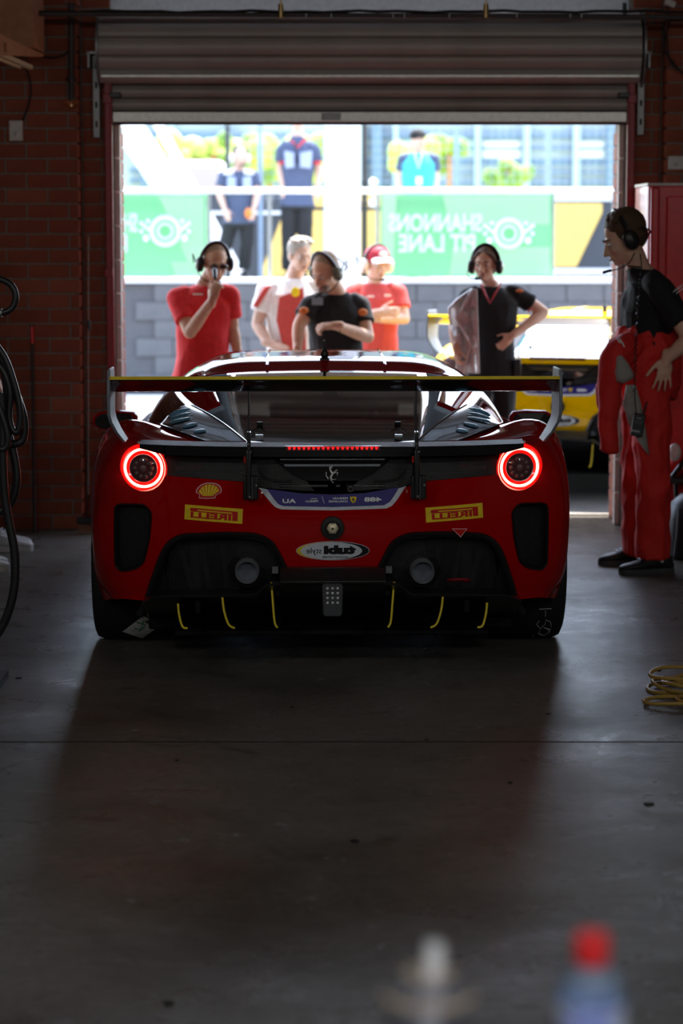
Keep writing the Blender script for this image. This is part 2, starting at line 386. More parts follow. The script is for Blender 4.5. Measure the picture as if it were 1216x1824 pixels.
# vertical sprinkler pipe on the left
def P3(px, py, Y): return at(px, py, Y)
t = empty('drop_pipe', P3(127, 190, 14.03), label='dark vertical pipe ending in an orange tap on the left brick wall', cat='pipe')
a, b = P3(127, 182, 14.03), P3(127, 5, 14.03)
MB().cyl(a, b, .016, n=12).build('pipe', 'dark_pipe', t)
MB().cyl(P3(127, 143, 14.03), P3(127, 138, 14.03), .028, n=12).build('collar', 'dark_pipe', t)
MB().cyl(P3(127, 190, 14.03), P3(127, 176, 14.03), .012, n=10).build('nozzle', 'brass', t)
c = P3(126, 183, 14.01); hb = MB()
for k in range(6): hb.cyl(c, c + V((.04 * math.cos(k * 1.05), -.012, .018 * math.sin(k * 1.05))), .005, n=6)
hb.build('handwheel', 'rust_orange', t)
MB().tube([P3(70, 100, 14.03), P3(95, 103, 14.03), P3(112, 99, 14.03), P3(122, 92, 14.035)], .006, 8).build('cable', 'black_rubber', t)
# slotted channels carrying the shutter
for px, y0, y1, sd in ((170, 92, 245, 'left'), (1143, 92, 240, 'right')):
    a, b = P3(px, y0, 14.12), P3(px, y1, 14.12); t = empty('mounting_channel', b, label='slotted galvanised steel channel bolted to the brickwork %s of the shutter' % sd, cat='bracket')
    c = (a + b) / 2; MB().box((c.x, WY - .045, c.z), (.040, .03, a.z - b.z)).build('channel', 'galvanised', t, bevel=.003)
    for k in range(4): MB().box((c.x, WY - .0605, b.z + (a.z - b.z) * (k + .7) / 4.4), (.012, .003, .035)).build('slot', 'black_matt', t)
    s = 1 if px < 600 else -1; MB().box((c.x + s * .02, WY - .11, a.z - .01), (.12, .14, .012)).box((c.x - s * .03, WY - .11, a.z - .05), (.010, .14, .09)).build('angle_bracket', 'galvanised', t)
    MB().cyl((c.x + s * .055, WY - .05, a.z - .21), (c.x + s * .055, WY + .0, a.z - .21), .012, n=8).build('bolt', 'galvanised', t)
# power outlets
def outlet(px, py, w_, h_, label):
    c = P3(px, py, (WY - .09) - .075); t = empty('power_outlet', c, label=label, cat='outlet')
    MB().box((c.x, (WY - .09) - .08, c.z), (w_, .02, h_)).build('plate', 'plastic_white', t, bevel=.004)
    MB().box((c.x + w_ * .2, (WY - .09) - .093, c.z - h_ * .18), (w_ * .16, .008, h_ * .2)).build('switch', 'white_block', t, bevel=.001)
    for dx, dz, an in ((-.16, -.1, .4), (.0, -.1, -.4), (-.08, -.22, 0)): MB().box((c.x + w_ * dx, (WY - .09) - .0905, c.z + h_ * dz), (w_ * .04, .003, h_ * .1), Matrix.Rotation(an, 3, 'Y')).build('socket_slot', 'black_matt', t)
    MB().cyl((c.x, (WY - .09) - .089, c.z + h_ * .38), (c.x, (WY - .09) - .093, c.z + h_ * .38), .003, n=8).build('screw', 'galvanised', t)
outlet(29, 233, .078, .116, 'white power outlet on the brick wall left of the door')
outlet(1205, 290, .10, .078, 'white double outlet on the right brick wall above the red cabinet')
tag(MB().tube([P3(45, 118, 14.045), P3(53, 140, 14.045), P3(55, 165, 14.045), P3(50, 190, 14.045), P3(40, 215, 14.045)], .005, 8).build('cable', 'black_rubber'), 'black cable curving down to the outlet on the left brick wall', 'cable')
# timber box corner and pale batten hanging into the top-left corner
t = empty('wall_bracket', P3(0, 120, 13.0), label='orange timber shelf bracket with a pale batten in the top left corner', cat='shelf')
q = [P3(-60, -20, 12.4), P3(-60, 60, 12.4), P3(0, 95, 12.8), P3(75, 98, 13.6), P3(0, 55, 12.8)]
MB().loft([[P3(-80, 10, 12.0), P3(0, 60, 12.8), P3(78, 97, 13.7)], [P3(-80, 80, 12.0), P3(0, 98, 12.8), P3(78, 101, 13.7)], [P3(-80, 85, 12.4), P3(0, 100, 13.2), P3(70, 102, 14.0)]], closed=False, caps=False).build('shelf_board', 'timber', t, smooth=False)
MB().tube([P3(-70, 66, 12.2), P3(55, 120, 13.6)], .016, 4).build('batten', 'pale_timber', t, smooth=False)
MB().tube([P3(-70, 78, 12.2), P3(35, 120, 13.5)], .010, 4).build('batten', 'pale_timber', t, smooth=False)
MB().box(P3(8, 85, 12.9), (.03, .03, .05)).build('cleat', 'timber', t)
MB().box(P3(20, 20, 13.6), (.30, .5, .42)).build('side_board', 'timber', t)
# cables and device at top right
t = empty('camera_mount', P3(1195, 8, 13.9), label='small white device with black cables at the top right corner', cat='device')
MB().box(P3(1193, 6, 13.95), (.06, .05, .035), Matrix.Rotation(.4, 3, 'Y')).build('housing', 'plastic_white', t, bevel=.004)
MB().tube([P3(1190, 12, 14), P3(1182, 50, 14), P3(1183, 90, 14), P3(1200, 120, 14), P3(1230, 138, 14)], .006, 8).tube([P3(1196, 25, 14), P3(1186, 60, 14), P3(1190, 100, 14), P3(1212, 128, 14), P3(1240, 140, 14)], .005, 8).build('cable', 'black_rubber', t)
# conduits beside the pilasters
for px in (127,): pass
tag(MB().cyl(P3(1112, 60, 14.1), P3(1112, 5, 14.1), .012).build('conduit', 'dark_pipe'), 'short dark conduit beside the right end of the shutter', 'conduit')
tag(MB().cyl(P3(157, 420, WY - .162), P3(157, 880, WY - .162), .004).build('cord', 'mortar'), 'thin grey cord hanging down the left pilaster corner', 'cord')
t = MB().box(P3(158, 578, 14.045), (.02, .03, .045)).cyl(P3(158, 570, 14.045), P3(160, 590, 14.045), .006)
tag(t.build('latch', 'black_plastic', bevel=.003), 'small black latch on the left pilaster corner', 'latch')
# pole and broom leaning at left wall
p0, p1 = P3(57, 578, 14.045), V((P3(61, 930, 13.95).x, 13.96, .0))
t = empty('pole', p1, label='thin dark pole with a red grip leaning on the left brick wall', cat='pole')
MB().cyl(p1 + V((0, 0, .002)), p0, .008, n=10).build('shaft', 'black_plastic', t)
d = (p0 - p1).normalized(); MB().cyl(p0 - d * .11, p0 - d * .01, .011, n=10).build('grip', 'red_panel', t)
b0 = V((P3(168, 930, 13.9).x, 13.93, .0)); b1 = P3(186, 770, 14.1)
t = empty('broom', b0, label='broom with a dark head leaning in the corner left of the red car', cat='broom')
MB().cyl(b0 + V((0, 0, .09)), b1, .011, n=10).build('handle', 'dark_pipe', t)
MB().box(b0 + V((.02, -.02, .075)), (.24, .05, .04)).build('head', 'black_plastic', t, bevel=.006)
br = MB()
for k in range(26): br.cyl(b0 + V((-.085 + k * .0082, -.02, .06)), b0 + V((-.09 + k * .0088, -.02, .003)), .0035, n=5)
tag(br.build('bristle', 'timber', t), kind='stuff')

# red cabinet on the right
t = empty('cabinet', (2.2, 13.5, 0), label='tall red steel cabinet standing behind the man at the right', cat='cabinet')
cx0 = P3(1152, 500, 13.4).x; zt = P3(1160, 330, 13.4).z
MB().box(((cx0 + 3.3) / 2, 13.69, zt / 2 + .04), (3.3 - cx0, .58, zt - .08)).build('body', 'red_panel', t, bevel=.01)
MB().box(((cx0 + 3.3) / 2, 13.69, zt + .005), (3.3 - cx0 + .01, .58, .015)).build('top', 'plastic_white', t)
MB().box((cx0 + .035, 13.375, zt / 2 + .04), (.05, .03, zt - .1)).build('frame_edge', 'red_panel', t, bevel=.012)
MB().box((cx0 + .5, 13.38, zt / 2 + .04), (.80, .02, zt - .2)).build('door', 'red_panel', t, bevel=.006)
MB().box((cx0 + .16, 13.36, 1.2), (.02, .03, .2)).build('handle', 'galvanised', t, bevel=.004)
for k in range(4): MB().box((cx0 + .1 + k * .4, 13.72, .02), (.05, .6, .04)).build('foot', 'black_plastic', t)
xp = P3(1135, 500, 14.06).x; zt2 = P3(1133, 330, 14.06).z
tag(MB().box((xp, 14.06, zt2 / 2), (.035, .05, zt2)).box((xp + .005, 14.06, .01), (.06, .07, .02)).build('post', 'red_panel', bevel=.005), 'narrow red steel post between the door rail and the red cabinet', 'post')
# ------------------------------------------------------------------ outside: pit lane, wall, platform, fence, far side
def transl(name, col, k=.5):
    m = bpy.data.materials.new(name); m.use_nodes = True; n = m.node_tree; p = n.nodes['Principled BSDF']
    p.inputs['Base Color'].default_value = (*col, 1); p.inputs['Roughness'].default_value = .7
    t = n.nodes.new('ShaderNodeBsdfTranslucent'); t.inputs[0].default_value = (*col, 1); x = n.nodes.new('ShaderNodeMixShader'); x.inputs[0].default_value = k
    nz = n.nodes.new('ShaderNodeTexNoise'); nz.inputs['Scale'].default_value = 3; c = n.nodes.new('ShaderNodeValToRGB')
    c.color_ramp.elements[0].color = (*[v * .9 for v in col], 1); c.color_ramp.elements[1].color = (*col, 1)
    n.links.new(nz.outputs[0], c.inputs[0]); n.links.new(c.outputs[0], p.inputs['Base Color']); n.links.new(c.outputs[0], t.inputs[0])
    n.links.new(p.outputs[0], x.inputs[1]); n.links.new(t.outputs[0], x.inputs[2]); n.links.new(x.outputs[0], n.nodes['Material Output'].inputs[0]); MATS[name] = m
transl('cloth_green', (.28, .62, .35)); transl('cloth_pale', (.6, .85, .6)); transl('cloth_white', (.95, .95, .93))
# awning above the doors: keeps the sun off the garage front
struct(MB().box((0, 15.62, 3.50), (26, 1.60, .14)).build('trim_3', 'grey_beam', smooth=False))
struct(MB().box((0, 14.80, 4.6), (26, .06, 2.6)).box(((-13 + OXL) / 2, 14.80, 1.7), (abs(-13 - OXL), .05, 3.4)).box(((13 + OXR) / 2, 14.80, 1.7), (13 - OXR, .05, 3.4)).build('wall_outer', 'pit_block', smooth=False))
struct(MB().box((0, 23.9, -.014), (60, 2.0, .012)).build('trim_4', 'asphalt', smooth=False))
struct(MB().box((0, 19.0, -.016), (60, 8.0, .012)).build('trim_5', 'pit_apron' if 'pit_apron' in MATS else 'white_paint', smooth=False)) if False else None
struct(MB().box((0, 25.3, -.012), (60, .75, .012)).build('trim_6', 'white_paint', smooth=False))
PW = 25.9
pw = tag(MB().box((0, PW + .16, .58), (24, .27, 1.16)).build('pit_wall', 'pit_joint', smooth=False), 'grey block pit wall running behind the men in red shirts', 'wall')
mes = MB().box((0, 0, 0), (.388, .03, .186)).mesh('block', 'pit_block', smooth=False)
for r in range(6):
    for k in range(-5, 9):
        o = bpy.data.objects.new('block', mes); COL.objects.link(o); o.parent = pw; o.location = (k * .4 + (.2 if r % 2 else 0), PW + .012, r * .194 + .097)
pc = MB().box((0, PW + .2, 1.195), (24, .46, .05)).build('coping', 'steel_white', pw, bevel=.006)
plat = tag(MB().box((0, 27.3, 1.12), (24, 1.9, .10)).box((0, 28.2, .55), (24, .1, 1.1)).build('platform', 'pit_block', smooth=False), 'raised walkway behind the pit wall where the crew stand', 'platform')
# banners hung on the pit wall rail
zb, zt_ = at(600, 492, 26.0).z, at(600, 346, 26.0).z
def banner(x0, x1, name, label):
    a, b = at(x0, 400, 26.0).x, at(x1, 400, 26.0).x
    t = empty(name, ((a + b) / 2, 26.0, zb), label=label, cat='banner')
    MB().box(((a + b) / 2, 26.0, (zb + zt_) / 2), (b - a, .012, zt_ - zb)).build('fabric', 'cloth_green', t, smooth=False)
    return t, a, b
def flatpoly(pts, name, m, t, Y=25.988):
    q = [at(x, y, Y) for x, y in pts]; n = len(q)
    return MB().add(q + [v + V((0, .004, 0)) for v in q], [tuple(range(n)), tuple(range(2 * n - 1, n - 1, -1))] + [(k, (k + 1) % n, n + (k + 1) % n, n + k) for k in range(n)]).build(name, m, t, smooth=False)
def word(s, px, py, hpx, t, m='cloth_white', Y=25.975, bold=.03, name='lettering', wpx=None):
    c = at(px, py, Y); vs, fs = textmesh(s, 1, bold, mirror=True); xs = [v.x for v in vs]; ys = [v.y for v in vs]
    k = hpx / (FPX / Y) / (max(ys) - min(ys)); kx = k if not wpx else wpx / (FPX / Y) / (max(xs) - min(xs))
    mx = (max(xs) + min(xs)) / 2; my = (max(ys) + min(ys)) / 2
    return MB().add([c + V(((v.x - mx) * kx, -v.z * 3, (v.y - my) * k)) for v in vs], fs).build(name, m, t, smooth=False)
def logo(px, py, t):
    c = at(px, py, 25.97); s = Y = 26 / FPX
    MB().tube([c + V((s * 24 * math.cos(a * .3), 0, s * 24 * math.sin(a * .3))) for a in range(21)], s * 4, 6, closed=True).build('emblem_ring', 'cloth_white', t)
    MB().tube([c + V((s * 13 * math.cos(a * .3), 0, s * 13 * math.sin(a * .3))) for a in range(21)], s * 2.5, 6, closed=True).build('emblem_ring', 'cloth_white', t)
    b = MB()
    for sd in (-1, 1):
        for i in range(3):
            for j in range(3):
                if (i + j) % 2 == 0: b.box(c + V((sd * s * (30 + i * 6), .002, s * (4 + j * 7 - i * 2))), (s * 6, .004, s * 6))
        b.ell(c + V((sd * s * 34, 0, -s * 12)), (s * 5, .004, s * 6))
    tag(b.build('emblem_flag', 'banner_white', t), kind='stuff')
t, a, b = banner(150, 368, 'banner', 'green banner with white lettering at the far left of the pit wall rail')
flatpoly([(282, 350), (363, 350), (363, 492), (345, 492), (318, 430), (306, 398)], 'pale_stripe', 'cloth_pale', t)
flatpoly([(303, 466), (340, 466), (350, 491), (313, 491)], 'pale_stripe', 'cloth_pale', t, 25.984)
word('SHANNONS', 186, 397, 34, t, wpx=116); word('PIT LANE', 172, 433, 32, t, wpx=108); logo(294, 412, t)
t, a, b = banner(678, 982, 'banner', 'green banner with white lettering above the woman with the headset')
flatpoly([(788, 348), (979, 348), (979, 400), (800, 400)], 'pale_stripe', 'cloth_pale', t)
flatpoly([(806, 440), (979, 440), (979, 490), (800, 490)], 'pale_stripe', 'cloth_pale', t, 25.984)
flatpoly([(681, 348), (706, 348), (700, 490), (681, 490)], 'pale_stripe', 'cloth_pale', t, 25.982)
word('SHANNONS', 775, 397, 32, t, wpx=166); word('PIT LANE', 778, 433, 32, t, wpx=136); logo(906, 416, t)
# rail and posts
t = empty('hand_rail', (0, 26.02, 1.22), label='white tubular hand rail running along the top of the pit wall', cat='rail')
zr = at(600, 340, 26.02).z
MB().cyl((-6, 26.08, zr), (8, 26.08, zr), .03, n=10).build('rail', 'steel_white', t)
for px in (372, 480, 672, 984, 1093, 100): x = at(px, 400, 26.08).x; MB().cyl((x, 26.08, 1.22), (x, 26.08, zr), .022, n=8).build('upright', 'galvanised', t)
# wide white pillar, thin dark mast with lamps, diagonal struts
c = at(610, 400, 25.5); wd = 62 / FPX * 25.5
tag(MB().box((c.x, 25.55, 2.6), (wd, .3, 5.2)).box((c.x, 25.55, .04), (wd + .1, .4, .08)).build('pillar', 'steel_white', bevel=.02), 'wide white pillar rising from the pit lane beside the wall', 'pillar')
c = at(648, 400, 26.6)
t = empty('signal_mast', (c.x, 26.6, 1.17), label='thin dark mast with small lamps right of the white pillar', cat='mast')
MB().cyl((c.x, 26.6, 1.17), (c.x, 26.6, 4.4), .028, n=8).build('pole', 'black_plastic', t)
for py in (325, 340, 362): 
    q = at(648, py, 26.5)
    for dx in (-.1, .1): MB().ell(q + V((dx, 0, 0)), (.05, .05, .045)).build('lamp', 'steel_white', t)
    MB().box(q, (.2, .03, .02)).build('lamp_arm', 'black_plastic', t)
def strut(x0, y0, x1, y1, Y, r, label):
    a, b = at(x0, y0, Y), at(x1, y1, Y); d = (b - a).normalized(); a = a - d * .7
    b = b + d * ((b.z - 1.19 - r) / -d.z); tag(MB().tube([a, b], r, 4, ref=(0, 1, 0)).cyl(V((b.x, b.y, 1.172)), b + V((0, 0, .02)), r * 1.1).build('brace', 'steel_white', smooth=False), label, 'strut')
strut(232, 232, 300, 334, 28.0, .17, 'broad pale diagonal strut at the upper left behind the fence rail')
strut(288, 232, 343, 334, 28.3, .06, 'thin pale diagonal strut right of the broad one at the upper left')
# catch fence: posts and wires
def fence(x0, x1, Y, label, group=None):
    t = empty('catch_fence', (at((x0 + x1) / 2, 300, Y).x, Y, 1.0), label=label, cat='fence')
    a, b = at(x0, 300, Y).x, at(x1, 300, Y).x
    k = MB(); n = 22
    for i in range(n): k.box(((a + b) / 2, Y, 2.1 + i * .09), (b - a, .006, .006))
    m_ = int((b - a) / .085)
    for i in range(m_): k.box((a + i * .085, Y, 3.0), (.005, .005, 1.9))
    tag(k.build('wire', 'fence_wire', t, smooth=False), kind='stuff')
    for i in range(4): x = a + (b - a) * i / 3; MB().box((x, Y + .05, 2.68), (.05, .06, 3.0)).build('fence_post', 'steel_blue' if i else 'black_plastic', t)
fence(650, 1140, 27.9, 'wire catch fence behind the marshal and the green banner')
fence(405, 580, 27.6, 'wire catch fence behind the two crew men on the platform')
# far side: boards, buildings, hedge, parked car
GY = 42
struct(MB().box((0, 60, -.02), (140, 30, .04)).build('verge', 'grass', smooth=False)); 
def pbox(x0, y0, x1, y1, Y, d, name, m, parent=None, label=None, cat=None, z0=None, bevel=0):
    a, b = at(x0, y0, Y), at(x1, y1, Y); zlo = b.z if z0 is None else z0
    o = MB().box(((a.x + b.x) / 2, Y + d / 2, (a.z + zlo) / 2), (abs(b.x - a.x), d, abs(a.z - zlo))).build(name, m, parent, smooth=False, bevel=bevel)
    return tag(o, label, cat) if label else o
def quad(pts, Y, name, m, parent, d=.03):
    q = [at(x, y, Y) for x, y in pts]; n = len(q)
    return MB().add(q + [v + V((0, d, 0)) for v in q], [tuple(range(n)), tuple(range(2 * n - 1, n - 1, -1))] + [(k, (k + 1) % n, n + (k + 1) % n, n + k) for k in range(n)]).build(name, m, parent, smooth=False)
t = empty('advertising_board', (at(470, 400, 31).x, 31, 0), label='yellow and black board behind the legs of the two crew men', cat='board')
pbox(372, 345, 690, 520, 31, .12, 'panel', 'black_board', t, z0=0)
quad([(462, 492), (506, 375), (578, 375), (578, 492)], 30.97, 'yellow_patch', 'yellow_board', t)
quad([(556, 346), (690, 346), (690, 368), (556, 368)], 30.97, 'yellow_patch', 'yellow_board', t)
quad([(578, 375), (690, 375), (690, 492), (578, 492)], 30.96, 'yellow_patch', 'yellow_board', t)
quad([(372, 376), (500, 376), (500, 382), (372, 382)], 30.95, 'white_stripe', 'steel_white', t)
t = empty('advertising_board', (at(1040, 400, 31).x, 31, 0), label='yellow and black board right of the large green banner', cat='board')
pbox(984, 346, 1200, 520, 31, .12, 'panel', 'black_board', t, z0=0)
quad([(986, 362), (1072, 362), (1072, 378), (1026, 475), (986, 475)], 30.97, 'yellow_patch', 'yellow_board', t)
quad([(984, 346), (1100, 346), (1100, 358), (984, 358)], 30.97, 'white_stripe', 'steel_white', t)
quad([(986, 478), (1100, 478), (1100, 490), (986, 490)], 30.95, 'white_stripe', 'steel_white', t)
# long pale building with beams
t = empty('building', (0, 62, 0), label='long pale blue building far beyond the track', cat='building')
pbox(100, 60, 1300, 420, 62, 6, 'wall', 'building_pale', t, z0=0)
for y0, y1 in ((236, 247), (262, 268), (284, 294), (306, 311), (322, 330)): pbox(560, y0, 1180, y1, 61.9, .15, 'beam', 'building_blue', t)
for y0, y1 in ((236, 247), (300, 308), (318, 326)): pbox(230, y0, 560, y1, 61.9, .15, 'beam', 'building_blue', t)
for px in (250, 300, 400, 640, 664, 700, 846, 934, 1022, 1082): pbox(px, 180, px + (9 if px != 664 else 16), 345, 61.6, .25, 'column', 'building_blue' if px in (250, 664, 1082) else 'steel_blue', t)
for x0, x1, y0, y1 in ((860, 925, 252, 280), (700, 840, 252, 276), (1030, 1075, 252, 280)): pbox(x0, y0, x1, y1, 61.95, .1, 'window', 'banner_pale' if x0 == 700 else 'steel_white', t)
random.seed(5)
for i, (px, py, s_) in enumerate(((330, 272, 1.0), (380, 266, 1.1), (430, 270, 1.0), (480, 268, 1.1), (530, 272, 1.0), (905, 300, .8), (740, 262, .9), (800, 264, .8))):
    SY = 46 + i * 1.1; c = at(px, py, SY); b = MB()
    for k in range(14): b.ell(c + V((random.uniform(-.5, .5) * s_, random.uniform(-.3, .3), random.uniform(-.5, .18) * s_)), random.uniform(.14, .28) * s_, nu=8, nv=6)
    g = empty('shrub', (c.x, SY, 0), cat='shrub', group='shrubs beyond the track')
    ob = b.build('foliage', 'foliage' if i % 2 else 'grass', g); MB().cyl((c.x, SY, 0), c, .05, n=6).build('trunk', 'timber', g)
    g['label'] = ['sunlit shrub just right of the thin diagonal strut', 'sunlit shrub above the roof of the parked white van', 'sunlit shrub behind the headset of the crew man', 'sunlit shrub between the two crew men', 'sunlit shrub right of the second crew man', 'pale shrub behind the fence above the woman', 'shrub just behind the marshal in the blue vest', 'shrub right of the marshal in the blue vest'][i]
    del g['group']
# parked white van
t = empty('van', (at(352, 300, 38).x, 38, 0), label='parked white van with a dark windscreen behind the left hand struts', cat='van')
a, b = at(318, 284, 38), at(392, 335, 38); cx, wd = (a.x + b.x) / 2, b.x - a.x
def vanring(y, z0, z1, hw, hwt): return [V((cx - hw, y, z0)), V((cx - hw, y, (z0 + z1) / 2)), V((cx - hwt, y, z1)), V((cx + hwt, y, z1)), V((cx + hw, y, (z0 + z1) / 2)), V((cx + hw, y, z0))]
MB().loft([vanring(37.2, .5, a.z - .95, wd * .60, wd * .56), vanring(38.0, .35, a.z - .72, wd * .68, wd * .6), vanring(38.7, .35, a.z, wd * .68, wd * .5), vanring(41.5, .35, a.z, wd * .68, wd * .5)]).build('body', 'steel_white', t, bevel=.06)
MB().add([V((cx - wd * .5, 37.98, a.z - .62)), V((cx + wd * .5, 37.98, a.z - .62)), V((cx + wd * .42, 38.58, a.z - .1)), V((cx - wd * .42, 38.58, a.z - .1))], [(0, 1, 2, 3)]).build('windscreen', 'black_gloss', t)
for s in (-1, 1):
    for y in (38.0, 40.7): MB().cyl((cx + s * wd * .62, y, .35), (cx + s * wd * .42, y, .35), .35, n=18).build('wheel', 'black_rubber', t)
MB().box((cx, 37.15, .75), (wd * .9, .08, .2)).build('bumper', 'black_plastic', t, bevel=.02)
# ------------------------------------------------------------------ the race car (local frame: x right, y forward, z up, origin under the tail)
def paintmat(name, col, dark):
    m = mat(name, col, .6, coat=.7, spec=0, var=(3, dark, .3, .9)); p = m.node_tree.nodes['Principled BSDF']; p.inputs['Coat Roughness'].default_value = .02; return m
paintmat('red_paint', (.42, .0, .001), (.40, 0, .001)); paintmat('yellow_paint', (.85, .50, .0), (.80, .46, 0))
mat('carbon', (.018, .018, .019), .3, coat=.4)
mat('satin_black', (.014, .014, .016), .28, coat=.3)
mat('fin_yellow', (.95, .74, .05), .5)
mat('decal_yellow', (.95, .68, .02), .5, spec=.3); mat('decal_red', (.62, .012, .012), .5, spec=.3); mat('decal_blue', (.025, .018, .22), .4, spec=.3)
mat('decal_silver', (.70, .76, .84), .5, spec=.3); mat('decal_black', (.01, .01, .012), .5); mat('decal_pink', (.85, .6, .6), .5); mat('decal_white', (.92, .95, 1.0), .5)
mat('reflection_blue', (.16, .46, .72), .35)  # colour for the reflections painted on the quarter panels
transl('tape_yellow', (1, .82, .14), .72); mat('trim_matt', (.03, .034, .045), .7, spec=.08); mat('badge_metal', (.9, .9, .92), .45, .35); mat('dull_grid', (.2, .21, .22), .6)
mat('baffle_grey', (.13, .15, .19), .6)
mat('chrome', (.85, .86, .88), .12, 1); mat('steel_dull', (.25, .27, .30), .35, 1); mat('exhaust_steel', (.40, .42, .46), .4, .5)
mat('brass_pale', (.85, .76, .52), .35, .5); mat('led_dim', (.14, .09, .09), .3); mat('lens_dark', (.10, .03, .035), .12, coat=1); mat('led_clear', (.75, .78, .8), .15, coat=1); mat('lamp_red', (.5, .0, .0), .12, coat=1, emis=(1, .01, .008), estr=.45)
mat('ring_light', (1, .5, .45), .3, emis=(1, .16, .11), estr=9); mat('brake_led', (1, .02, .02), .3, emis=(1, .012, .015), estr=.55)
mat('lamp_grey', (.055, .06, .07), .5); mat('reflector_red', (.45, .0, .0), .2, coat=1); mat('tyre', (.013, .013, .014), .62)
mat('endplate_grey', (.20, .23, .28), .5); mat('chalk', (.6, .62, .65), .9)
def meshmat():
    m = mat('mesh_grille', (.05, .05, .052), .5, .3); n = m.node_tree; p = n.nodes['Principled BSDF']
    tc = n.nodes.new('ShaderNodeTexCoord'); mp = n.nodes.new('ShaderNodeMapping'); mp.inputs['Rotation'].default_value = (0, R(45), 0)
    n.links.new(tc.outputs['Object'], mp.inputs[0])
    sx = n.nodes.new('ShaderNodeSeparateXYZ'); n.links.new(mp.outputs[0], sx.inputs[0]); prod = None
    for k in (0, 2):
        a = n.nodes.new('ShaderNodeMath'); a.operation = 'MULTIPLY'; a.inputs[1].default_value = 2 * math.pi / .0075; n.links.new(sx.outputs[k], a.inputs[0])
        s = n.nodes.new('ShaderNodeMath'); s.operation = 'SINE'; n.links.new(a.outputs[0], s.inputs[0])
        if prod is None: prod = s
        else:
            q = n.nodes.new('ShaderNodeMath'); q.operation = 'MULTIPLY'; n.links.new(prod.outputs[0], q.inputs[0]); n.links.new(s.outputs[0], q.inputs[1]); prod = q
    gt = n.nodes.new('ShaderNodeMath'); gt.operation = 'GREATER_THAN'; gt.inputs[1].default_value = .05; n.links.new(prod.outputs[0], gt.inputs[0])
    tr = n.nodes.new('ShaderNodeBsdfTransparent'); mx = n.nodes.new('ShaderNodeMixShader')
    n.links.new(gt.outputs[0], mx.inputs[0]); n.links.new(p.outputs[0], mx.inputs[1]); n.links.new(tr.outputs[0], mx.inputs[2]); n.links.new(mx.outputs[0], n.nodes['Material Output'].inputs[0])
    cr = n.nodes.new('ShaderNodeValToRGB')
meshmat()
def glassmat():
    m = mat('dark_glass', (.02, .02, .02), .03); n = m.node_tree; p = n.nodes['Principled BSDF']
    p.inputs['IOR'].default_value = 1.9; p.inputs['Coat Weight'].default_value = 1; p.inputs['Coat IOR'].default_value = 1.7
    tr = n.nodes.new('ShaderNodeBsdfTransparent'); tr.inputs[0].default_value = (.35, .34, .32, 1); mx = n.nodes.new('ShaderNodeMixShader'); mx.inputs[0].default_value = .35
    n.links.new(p.outputs[0], mx.inputs[1]); n.links.new(tr.outputs[0], mx.inputs[2]); n.links.new(mx.outputs[0], n.nodes['Material Output'].inputs[0])
glassmat()
CO = V((-.035, 9.40, 0)); YAW = R(1.2)
def S(x, z):
    a = min(abs(x) / .98, 1.02)
    return .30 * a ** 2.8 + min(.07 * ((z - .62) / .3) ** 2, .09)
def toloc(p): d = p - CO; return Matrix.Rotation(-YAW, 3, 'Z') @ d
def F(px, py, dy=0.0):            # photo point -> (x, z) on the tail surface (+dy behind it)
    yl = .1
    for _ in range(5):
        p = toloc(at(px, py, CO.y + yl)); yl = S(p.x, p.z) + dy
    return (p.x, p.z)
def L3(px, py, yl):
    Y = CO.y + yl; p = toloc(at(px, py, Y)); return toloc(at(px, py, Y + (yl - p.y)))
car = empty('race_car', CO, YAW, 'red race car with a rear wing and glowing round tail lights in the garage', 'car')
def cb(mb, name, m, parent=None, smooth=True, sharp=40, bevel=0, seg=2):
    return mb.build(name, m, parent or car, (0, 0, 0), smooth, sharp, bevel, seg)
def cmr(p0, p1, p2, p3, t): return .5 * ((2 * p1) + (p2 - p0) * t + (2 * p0 - 5 * p1 + 4 * p2 - p3) * t * t + (3 * p1 - p0 - 3 * p2 + p3) * t ** 3)
def resample(pts, n):             # catmull-rom through list of vectors, n samples per span
    out = []; N = len(pts)
    for i in range(N - 1):
        for k in range(n):
            out.append(cmr(pts[max(i - 1, 0)], pts[i], pts[i + 1], pts[min(i + 2, N - 1)], k / n))
    return out + [pts[-1]]
